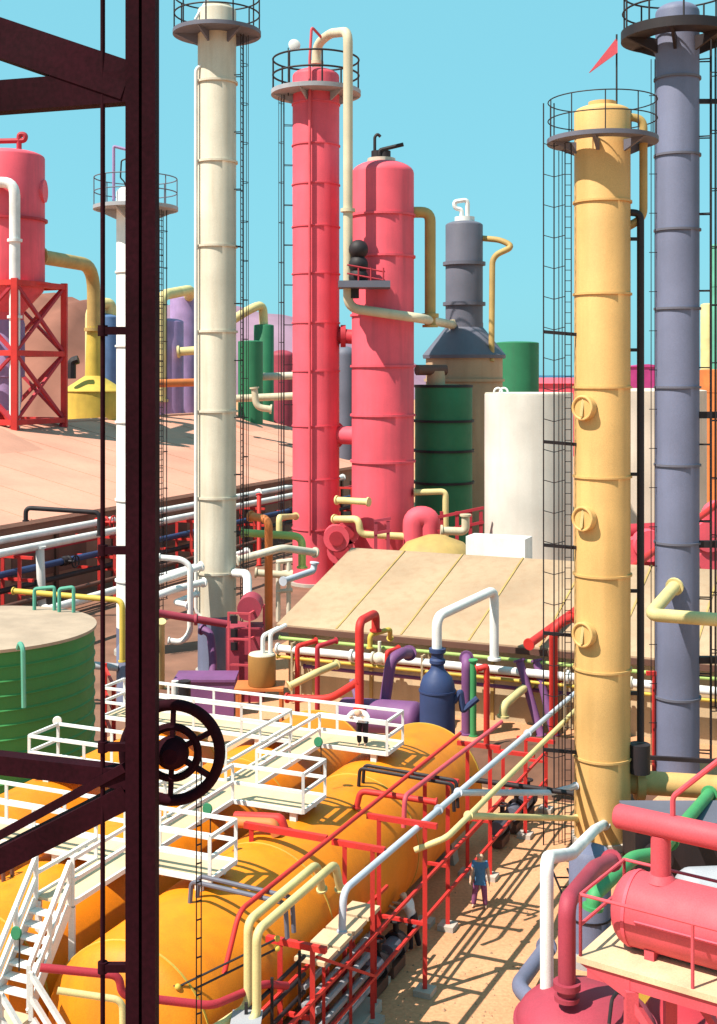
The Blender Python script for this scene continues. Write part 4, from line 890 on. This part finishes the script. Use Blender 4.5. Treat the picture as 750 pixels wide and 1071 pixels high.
pipe('white bent pipe rising from the maroon domed vessel towards the yellow column', [P(572, 1048, 27.4), P(572, 897, 27.4), P(598, 893, 31), P(622, 868, 37), P(632, 862, 43.8)], .15, 'white', bend=.35, seg=16)
pipe('deep pink bent pipe rising from the maroon domed vessel beside the white pipe', [P(593, 1045, 26.4), P(593, 943, 26.4), P(622, 908, 29.2), P(640, 900, 31)], .19, 'maroon', bend=.35, seg=16, flanges=[(P(593, 1030, 26.4), Z)])
pipe('grey blue elbow pipe on the sand left of the white bent pipe', [P(572, 990, 35.4), P(541, 1032, 32.6), P(562, 1052, 31.4), P(590, 1060, 30)], .21, 'blueg', bend=.4, seg=16)
q = G(617, 1002); t = thing('drum_vessel', 'lilac grey upright drum behind the deep pink pipe', 'vessel', q)
MB().lathe(q, Z, [(.6, 0), (.6, 3.0), (.5, 3.15), (.02, 3.25)], 32).build('shell', 'blueg', t); MB().lathe(q, Z, [(.85, 0), (.85, .3), (.62, .3)], 32).build('base', 'lgrey', t)
MB().lathe(q + Z * 1.2, Z, [(.595, 0), (.63, 0), (.63, .05), (.595, .05)], 32, caps=False).build('band', 'black', t)
t = thing('step_ladder', 'short black inspection ladder leaning beside the white bent pipe', 'ladder', G(590, 935))
b0, b1 = G(606, 958), P(585, 908, 39.6)
for s in (-.25, .25): MB().bar(b0 + XX * s, b1 + XX * s, .05).build('stile', 'black', t)
for k in range(1, 5): MB().bar(b0.lerp(b1, k / 5) - XX * .25, b0.lerp(b1, k / 5) + XX * .25, .04).build('rung', 'black', t)
pipe('light green pipe climbing to the right behind the pink vessel', [P(620, 950, 33), P(622, 935, 33), P(662, 897, 36), P(688, 893, 37), P(742, 830, 44)], .2, 'mgreen', bend=.4, seg=14, flanges=[(P(700, 879, 38.6), P(742, 830, 44) - P(688, 893, 37))])
o_g = pipe('golden horizontal pipe running right from the yellow column', [P(650, 817, 45), P(790, 826, 45)], .42, 'gold', seg=20, flanges=[(P(668, 818, 45), XX)])
q = Vector((9.9, 41.3, 0)); t = thing('machine_housing', 'dark purple machine housing below the golden horizontal pipe', 'machinery', q)
MB().box(q + Vector((1.4, 1.0, .9)), (4.2, 2.0, 1.8)).build('body', 'black', t); MB().box(q + Vector((1.4, 1.0, 1.87)), (4.4, 2.2, .14)).build('lid', 'grey', t)
MB().cyl(q + Vector((0, -.3, .8)), q + Vector((0, -.02, .8)), .5, seg=20).build('hatch', 'black', t)
q = G(720, 985); a = P(705, 905, 32.5)
t = thing('horizontal_tank', 'pale lilac rounded tank end behind the pink railing', 'tank', Vector((a.x + 1, 32.5, 0)))
MB().lathe(Vector((a.x, 32.5, 2.9)), Vector((1, .1, 0)), [(max(.02, .95 * math.sin(math.pi / 2 * i / 8)), .55 - .55 * math.cos(math.pi / 2 * i / 8)) for i in range(9)] + [(.95, 3)], 40).build('shell', 'lgrey', t)
for x in (.9, 2.4): MB().box(Vector((a.x + x, 32.5 + .1 * x, 1.05)), (.3, 1.3, 2.1)).build('saddle', 'concrete', t)
q = G(690, 1075); t = thing('control_cabinet', 'yellow cabinet with a pale lamp under the pink platform', 'cabinet', q + Vector((.2, 1.6, 0)))
q = q + Vector((.2, 1.6, 0)); MB().box(q + Z * 1.0, (1.5, 1.0, 2.0)).build('body', 'yellow', t); MB().sphere(q + Vector((-.1, -.5, 1.75)), .22, 14).build('lamp', 'glass', t)
q = G(655, 1015); tag(MB().lathe(q + Z * .55 - XX * .5, XX, [(.45, 0), (.55, .1), (.55, 1.0), (.45, 1.1)], 24).build('motor', 'black'), 'black round motor on the ground behind the deep pink pipe', 'motor')
# far right: orange tank, pale yellow tower, magenta building, red rack bits
vessel('storage_tank', 'orange tank at the right frame edge', 'tank', 752, 22, 150, 386, 'orange2', (410,), dm=.05)
vessel('distillation_column', 'pale yellow far column at the right frame edge', 'column', 740, 7, 190, 317, 'paley', (), dm=.3)
vessel('distillation_column', 'teal green far column at the right frame edge', 'column', 751, 8, 170, 255, 'teal', (300,), dm=.3)
q = P(673, 408, 240); t = thing('industrial_shed', 'magenta shed far behind the yellow column', 'building', Vector((q.x, 240, 0)))
MB().box(Vector((q.x, 240, (zat(384, 240)) / 2)), (9, 8, zat(384, 240))).build('wall', 'magenta', t); MB().prism([Vector((q.x - 4.6, 235.8, zat(384, 240))), Vector((q.x + 4.6, 235.8, zat(384, 240))), Vector((q.x, 235.8, zat(381, 240)))], YY * 8.4).build('roof', 'magenta', t)
q = P(577, 408, 260); t = thing('industrial_shed', 'low coral red shed near the sea behind the off white tank', 'building', Vector((q.x, 260, 0)))
zz_ = zat(401, 260); MB().box(Vector((q.x, 260, zz_ / 2)), (14, 8, zz_)).build('wall', 'red', t); MB().prism([Vector((q.x - 7.2, 255.6, zz_)), Vector((q.x - 7.2, 264.4, zz_)), Vector((q.x - 7.2, 260, zz_ + 1.2))], XX * 14.4).build('roof', 'red', t)
pipe('signal red pipe climbing over the beige roof behind the yellow column', [P(553, 674, 58.2), P(600, 640, 62), P(690, 572, 72), P(760, 520, 80)], .2, 'rackred', bend=1)
t = thing('manifold', 'red pipework cluster behind the grey blue column', 'machinery', Vector((P(735, 0, 80).x, 80, 0)))
for x, y in ((665, 578), (678, 570), (740, 560), (752, 540), (745, 585)):
    q = P(x, y, 80 - x % 7 * .11); MB().cyl(q - YY * .6, q + YY * .6, 1.0, seg=18).build('pump_casing', 'red', t); MB().bar(Vector((q.x, 80, 0)), q, .4).build('stand', 'red_dark', t)
for y in (556, 590): MB().tube([P(655, y, 80.9), P(770, y - 6, 80.9)], .5, 10).build('header', 'red_dark', t)
t = thing('pipe_support', 'red upright beside the grey blue column foot', 'support', G(684, 812))
MB().bar(G(684, 812), P(684, 705, 52), .14).build('post', 'rackred', t); MB().bar(P(676, 704, 52), P(692, 704, 52), .16).build('crossbar', 'rackred', t)

# ------------------------------------------------------------------ foreground girder frame, conduit, handwheel
DF = 8.0; k_ = DF / F
t = thing('girder_frame', 'dark maroon steel girder frame crossing the left foreground', 'girder', Vector((P(149, 0, DF).x, DF, 0)))
dirL = Vector((-1, .16, 0)).normalized(); xc = P(149, 0, DF).x
mb = MB()
for s in (-1, 1): mb.box(Vector((xc + s * .0525, DF, 11.5)), (.085, .16, 23))
mb.box(Vector((xc, DF + .03, 11.5)), (.03, .07, 22.99)); mb.build('column', 'girder', t)
MB().box(Vector((xc, DF, .03)), (.5, .5, .06)).build('base_plate', 'girder', t)
def fb(x0, y0, x1, y1, w_, nm='beam'):
    a = P(x0, y0, DF); b = P(x1, y1, DF); L_ = 2.2
    d = (b - a); b2 = a + d * (L_ / abs(d.x)); b2.y += .16 * L_
    mb = MB(); dd = (b2 - a).normalized(); n_ = dd.cross(Vector((0, 1, 0))).normalized(); yv = n_.cross(dd)
    mb.box((a + b2) / 2, ((b2 - a).length, .12, w_ * k_), (dd, yv, n_))
    mb.build(nm, 'girder', t)
fb(136, 92, 0, 97, 33); fb(136, 87, 0, 37, 41, 'brace'); fb(136, 813, 0, 805, 20); fb(136, 830, 0, 904, 25, 'brace')
a = P(131, 802, DF - .05); d = P(0, 878, DF) - a; b = a + d * (2.2 / abs(d.x)); b.y += .35
MB().bar(a, b, .055).build('tie_rod', 'girder', t)
c2 = P(136, 0, DF) + Vector((-2.25, .37, 0)); MB().box(Vector((c2.x, c2.y, 11.5)), (.19, .16, 23)).build('column', 'girder', t)
q = Vector((P(107.5, 0, DF - .02).x, DF - .02, 0))
t = thing('conduit', 'thin black vertical conduit clamped beside the dark girder', 'conduit', q)
MB().tube([q, q + Z * 22.5], .0155, 10).build('pipe', 'girder', t)
for y in (346, 575, 780, 1010):
    z = zat(y, DF); m_ = MB().box(Vector((q.x + .09, q.y, z)), (.17, .05, .05)); m_.cyl(q + Z * (z - .035), q + Z * (z + .035), .032, seg=14); m_.build('clamp', 'girder', t)
DW = 8.28; hc = P(180, 787, DW); s = DW / F
t = thing('handwheel', 'large dark spoked handwheel behind the girder', 'handwheel', hc)
MB().ring(hc, 50 * s, 6 * s, ax=YY, seg=56, tseg=10).build('rim', 'girder', t)
MB().ring(hc, 27 * s, 4.2 * s, ax=YY, seg=40, tseg=8).build('inner_ring', 'girder', t)
MB().lathe(hc - YY * .10, YY, [(8 * s, 0), (16 * s, .05), (18 * s, .1), (16 * s, .15), (10 * s, .18)], 28).build('hub', 'girder', t)
for k in range(6):
    a = R(38 + 60 * k - 10); d = Vector((math.cos(a), 0, math.sin(a)))
    MB().bar(hc + d * 12 * s, hc + d * 49 * s, 6.5 * s, 5 * s).build('spoke', 'girder', t)
MB().tube([hc + YY * .05, Vector((hc.x, hc.y + .12, hc.z)), Vector((xc, hc.y + .12, hc.z)), Vector((xc, DF + .05, hc.z))], .03, 10, .02).build('stem', 'girder', t)
xs = P(208, 0, DW).x
t = thing('hanging_chain', 'thin black chain with hooks hanging down from the handwheel', 'chain', Vector((xs, DW, 0)))
for o_ in (-.016, .016): MB().tube([Vector((xs + o_, DW, .05)), Vector((xs + o_, DW, hc.z))], .0045, 5).build('strand', 'black', t)
z = zat(1100, DW)
m_ = MB()
while z < hc.z: m_.bar(Vector((xs - .016, DW, z)), Vector((xs + .02, DW, z + .012)), .009); z += .125
m_.build('links', 'black', t)

# ------------------------------------------------------------------ people
def skin_mesh(name, verts, edges, radii, root, mat, parent, lv=2):
    me = bpy.data.meshes.new(name); me.from_pydata([tuple(v) for v in verts], edges, [])
    o = bpy.data.objects.new(name, me); COL.objects.link(o)
    md = o.modifiers.new('skin', 'SKIN'); md.use_smooth_shade = True
    for i, r_ in enumerate(radii): me.skin_vertices[0].data[i].radius = (r_, r_) if not isinstance(r_, tuple) else r_
    for i in range(len(verts)): me.skin_vertices[0].data[i].use_root = (i == root)
    sb = o.modifiers.new('sub', 'SUBSURF'); sb.levels = lv; sb.render_levels = lv
    dg = bpy.context.evaluated_depsgraph_get(); dg.update(); m2 = bpy.data.meshes.new_from_object(o.evaluated_get(dg))
    m2.name = name; m2.materials.clear(); m2.materials.append(M[mat]); m2.polygons.foreach_set('use_smooth', [True] * len(m2.polygons))
    o.modifiers.clear(); o.data = m2; bpy.data.meshes.remove(me)
    o.parent = parent; OFF[o] = Vector((0, 0, 0)); return o
def person(label, loc, face, J, shirt, trousers, hair, hat=None, sleeves='short'):
    """J: joint positions in body space (x right, y forward, z up), metres"""
    t = thing('person', label, 'person', loc); t.rotation_euler = (0, 0, face)
    pel = Vector((0, 0, J['hip'])) if not isinstance(J['hip'], Vector) else J['hip']
    V3 = Vector; names = ['pel', 'waist', 'chest', 'neck', 'head0', 'head1', 'head2']; pts = {}
    pts.update({k: V3(v) for k, v in J.items() if k != 'hip'}); pts['pel'] = pel
    vs, es, rd, ix = [], [], [], {}
    def add(n, p, r_): ix[n] = len(vs); vs.append(p); rd.append(r_)
    def ed(a, b): es.append((ix[a], ix[b]))
    ax = (pts['chest'] - pts['pel']).normalized(); nk = pts['neck']; hd = (pts['head'] - nk)
    add('pel', pts['pel'], (.17, .13)); add('waist', pts['pel'].lerp(pts['chest'], .45), (.145, .115)); add('chest', pts['chest'], (.18, .13)); add('neck', nk, .07)
    add('jaw', nk + hd * .45, .092); add('head', nk + hd * .85, .122); add('top', nk + hd * 1.45, .095)
    for a, b in (('pel', 'waist'), ('waist', 'chest'), ('chest', 'neck'), ('neck', 'jaw'), ('jaw', 'head'), ('head', 'top')): ed(a, b)
    for s in 'lr':
        add('sh' + s, pts['sh' + s], .08); add('el' + s, pts['el' + s], .058); add('wr' + s, pts['wr' + s], .040)
        dr = (pts['wr' + s] - pts['el' + s]).normalized(); add('pa' + s, pts['wr' + s] + dr * .08, (.040, .022))
        add('hp' + s, pts['hp' + s], .098); add('kn' + s, pts['kn' + s], .062); add('an' + s, pts['an' + s], .042); add('to' + s, pts['to' + s], (.042, .03))
        for a, b in (('chest', 'sh' + s), ('sh' + s, 'el' + s), ('el' + s, 'wr' + s), ('wr' + s, 'pa' + s), ('pel', 'hp' + s), ('hp' + s, 'kn' + s), ('kn' + s, 'an' + s), ('an' + s, 'to' + s)): ed(a, b)
        sd = dr.cross(V3((0, 1, 0))); sd = sd.normalized() if sd.length > .1 else V3((1, 0, 0)); yv = sd.cross(dr).normalized(); side = -1 if s == 'l' else 1
        for k, (o_, ln) in enumerate(((-.030, .075), (-.010, .088), (.010, .082), (.030, .064))):
            b0 = pts['wr' + s] + dr * .09 + yv * o_; add('f%s%d' % (s, k), b0 + dr * ln * .5, .0095); add('g%s%d' % (s, k), b0 + dr * ln * .95 + sd * .02 * -side, .008); ed('pa' + s, 'f%s%d' % (s, k)); ed('f%s%d' % (s, k), 'g%s%d' % (s, k))
        add('th' + s, pts['wr' + s] + dr * .07 + yv * .055, .010); add('tj' + s, pts['wr' + s] + dr * .11 + yv * .06, .009); ed('wr' + s, 'th' + s); ed('th' + s, 'tj' + s)
    body = skin_mesh('body', vs, es, rd, 0, 'skin', t)
    f = V3((0, 1, 0)) if abs(hd.normalized().z) > .5 else V3((0, .5, -.8)); up = hd.normalized(); f = (f - up * f.dot(up)).normalized(); rt = f.cross(up)
    hc_ = nk + hd * .95
    fm = MB(); OFF[body] = V3((0, 0, 0))
    fm.prism([hc_ + f * .095 + up * .02 - rt * .014, hc_ + f * .095 + up * .02 + rt * .014, hc_ + f * .128 - up * .03, ], up * -.006); fm.build('nose', 'skin', body)
    for sgn in (-1, 1): MB().sphere(hc_ + f * .096 + rt * .034 * sgn + up * .02, .011, 8).build('eye', 'hair', body); MB().sphere(hc_ + rt * .100 * sgn - up * .005, .024, 8, (.5, 1, 1)).build('ear', 'skin', body)
    MB().box(hc_ + f * .096 - up * .06, (.045, .008, .010), (rt, f, up)).build('mouth', 'maroon', body)
    hb = MB().lathe(hc_ - up * .005 - f * .016, up, [(.106, .02), (.112, .05), (.104, .09), (.072, .13), (.02, .145)], 20); hb.build('hair', hair, t)
    if hat: MB().lathe(hc_ + up * .045, up, [(.175, 0), (.18, .012), (.128, .02), (.12, .085), (.07, .115), (.01, .12)], 24).build('hat', hat, t)
    # clothing
    e = .024; cv, ce, cr = [], [], []
    cv = [pts['pel'] - Z * .10, pts['pel'] + ax * -.02, pts['pel'].lerp(pts['chest'], .45), pts['chest'], pts['chest'].lerp(nk, .75)]; cr = [(.17, .14), (.19, .155), (.172, .145), (.21, .158), .10]; ce = [(0, 1), (1, 2), (2, 3), (3, 4)]
    for s in 'lr':
        i = len(cv); cv += [pts['sh' + s], pts['sh' + s].lerp(pts['el' + s], .62)]; cr += [.11, .092]; ce += [(3, i), (i, i + 1)]
        if sleeves == 'long': cv += [pts['el' + s], pts['el' + s].lerp(pts['wr' + s], .85)]; cr += [.08, .06]; ce += [(i + 1, i + 2), (i + 2, i + 3)]
    skin_mesh('shirt', cv, ce, cr, 1, shirt, t)
    cv = [pts['pel'] + ax * .12, pts['pel'] - ax * .03]; cr = [(.18, .145), (.18, .15)]; ce = [(0, 1)]
    for s in 'lr':
        i = len(cv); cv += [pts['hp' + s], pts['kn' + s], pts['kn' + s].lerp(pts['an' + s], .75), pts['kn' + s].lerp(pts['an' + s], 1.05)]; cr += [.13, .098, .084, .08]; ce += [(1, i), (i, i + 1), (i + 1, i + 2), (i + 2, i + 3)]
    skin_mesh('trousers', cv, ce, cr, 1, trousers, t)
    for s in 'lr':
        a, b = pts['an' + s], pts['to' + s]; m_ = MB(); mid = a.lerp(b, .45); dd = Vector((b.x - a.x, b.y - a.y, 0)).normalized()
        m_.lathe(Vector((a.x, a.y, 0)) + dd * -.07 + Z * (a.z - .085 + .055), dd, [(.02, -.03), (.062, .0), (.065, .1), (.058, .22), (.02, .30)], 14); m_.build('shoe', 'shoe', t)
    return t
std = dict(hip=.95, chest=(0, .0, 1.30), neck=(0, .01, 1.47), head=(0, .03, 1.63),
           shl=(-.19, 0, 1.40), shr=(.19, 0, 1.40), ell=(-.26, -.02, 1.12), elr=(.26, -.02, 1.12), wrl=(-.29, .05, .88), wrr=(.29, .05, .88),
           hpl=(-.10, 0, .90), hpr=(.10, 0, .90), knl=(-.14, .02, .50), knr=(.15, .02, .50), anl=(-.17, 0, .085), anr=(.20, -.02, .085), tol=(-.19, .15, .04), tor=(.24, .13, .04))
person('person in blue short sleeved shirt and plum trousers standing on the sunlit sand', G(502, 949), R(172), std, 'shirtb', 'trp', 'hair2')
lean = dict(std); lean.update(chest=(0, .16, 1.27), neck=(0, .24, 1.42), head=(0, .31, 1.55), shl=(-.18, .18, 1.37), shr=(.18, .18, 1.37), ell=(-.22, .40, 1.16), elr=(.22, .40, 1.16), wrl=(-.14, .62, 1.2), wrr=(.16, .62, 1.2), knl=(-.12, .04, .5), knr=(.14, -.04, .5), anr=(.16, -.14, .085), tor=(.18, .02, .04))
person('person in white shirt and dark trousers working in the shade under the rack', uv(-3.2, 3.12, 0), R(66), lean, 'shirtw', 'trb', 'hair')
bend = dict(std); bend.update(hip=Vector((0, -.1, .93)), chest=(0, .22, 1.14), neck=(0, .36, 1.21), head=(0, .49, 1.22), shl=(-.19, .29, 1.18), shr=(.19, .29, 1.18), ell=(-.36, .38, 1.02), elr=(.36, .38, 1.02), wrl=(-.26, .47, 1.06), wrr=(.26, .47, 1.06),
    hpl=(-.10, -.1, .88), hpr=(.10, -.1, .88), knl=(-.11, -.04, .48), knr=(.11, -.04, .48), anl=(-.11, -.1, .085), anr=(.11, -.1, .085), tol=(-.12, .05, .04), tor=(.12, .05, .04))
person('person in white shirt and pale cap bending over the walkway railing', uv(.5, -.1, ZW), R(163), bend, 'shirtw', 'trb', 'hair', hat='white', sleeves='long')
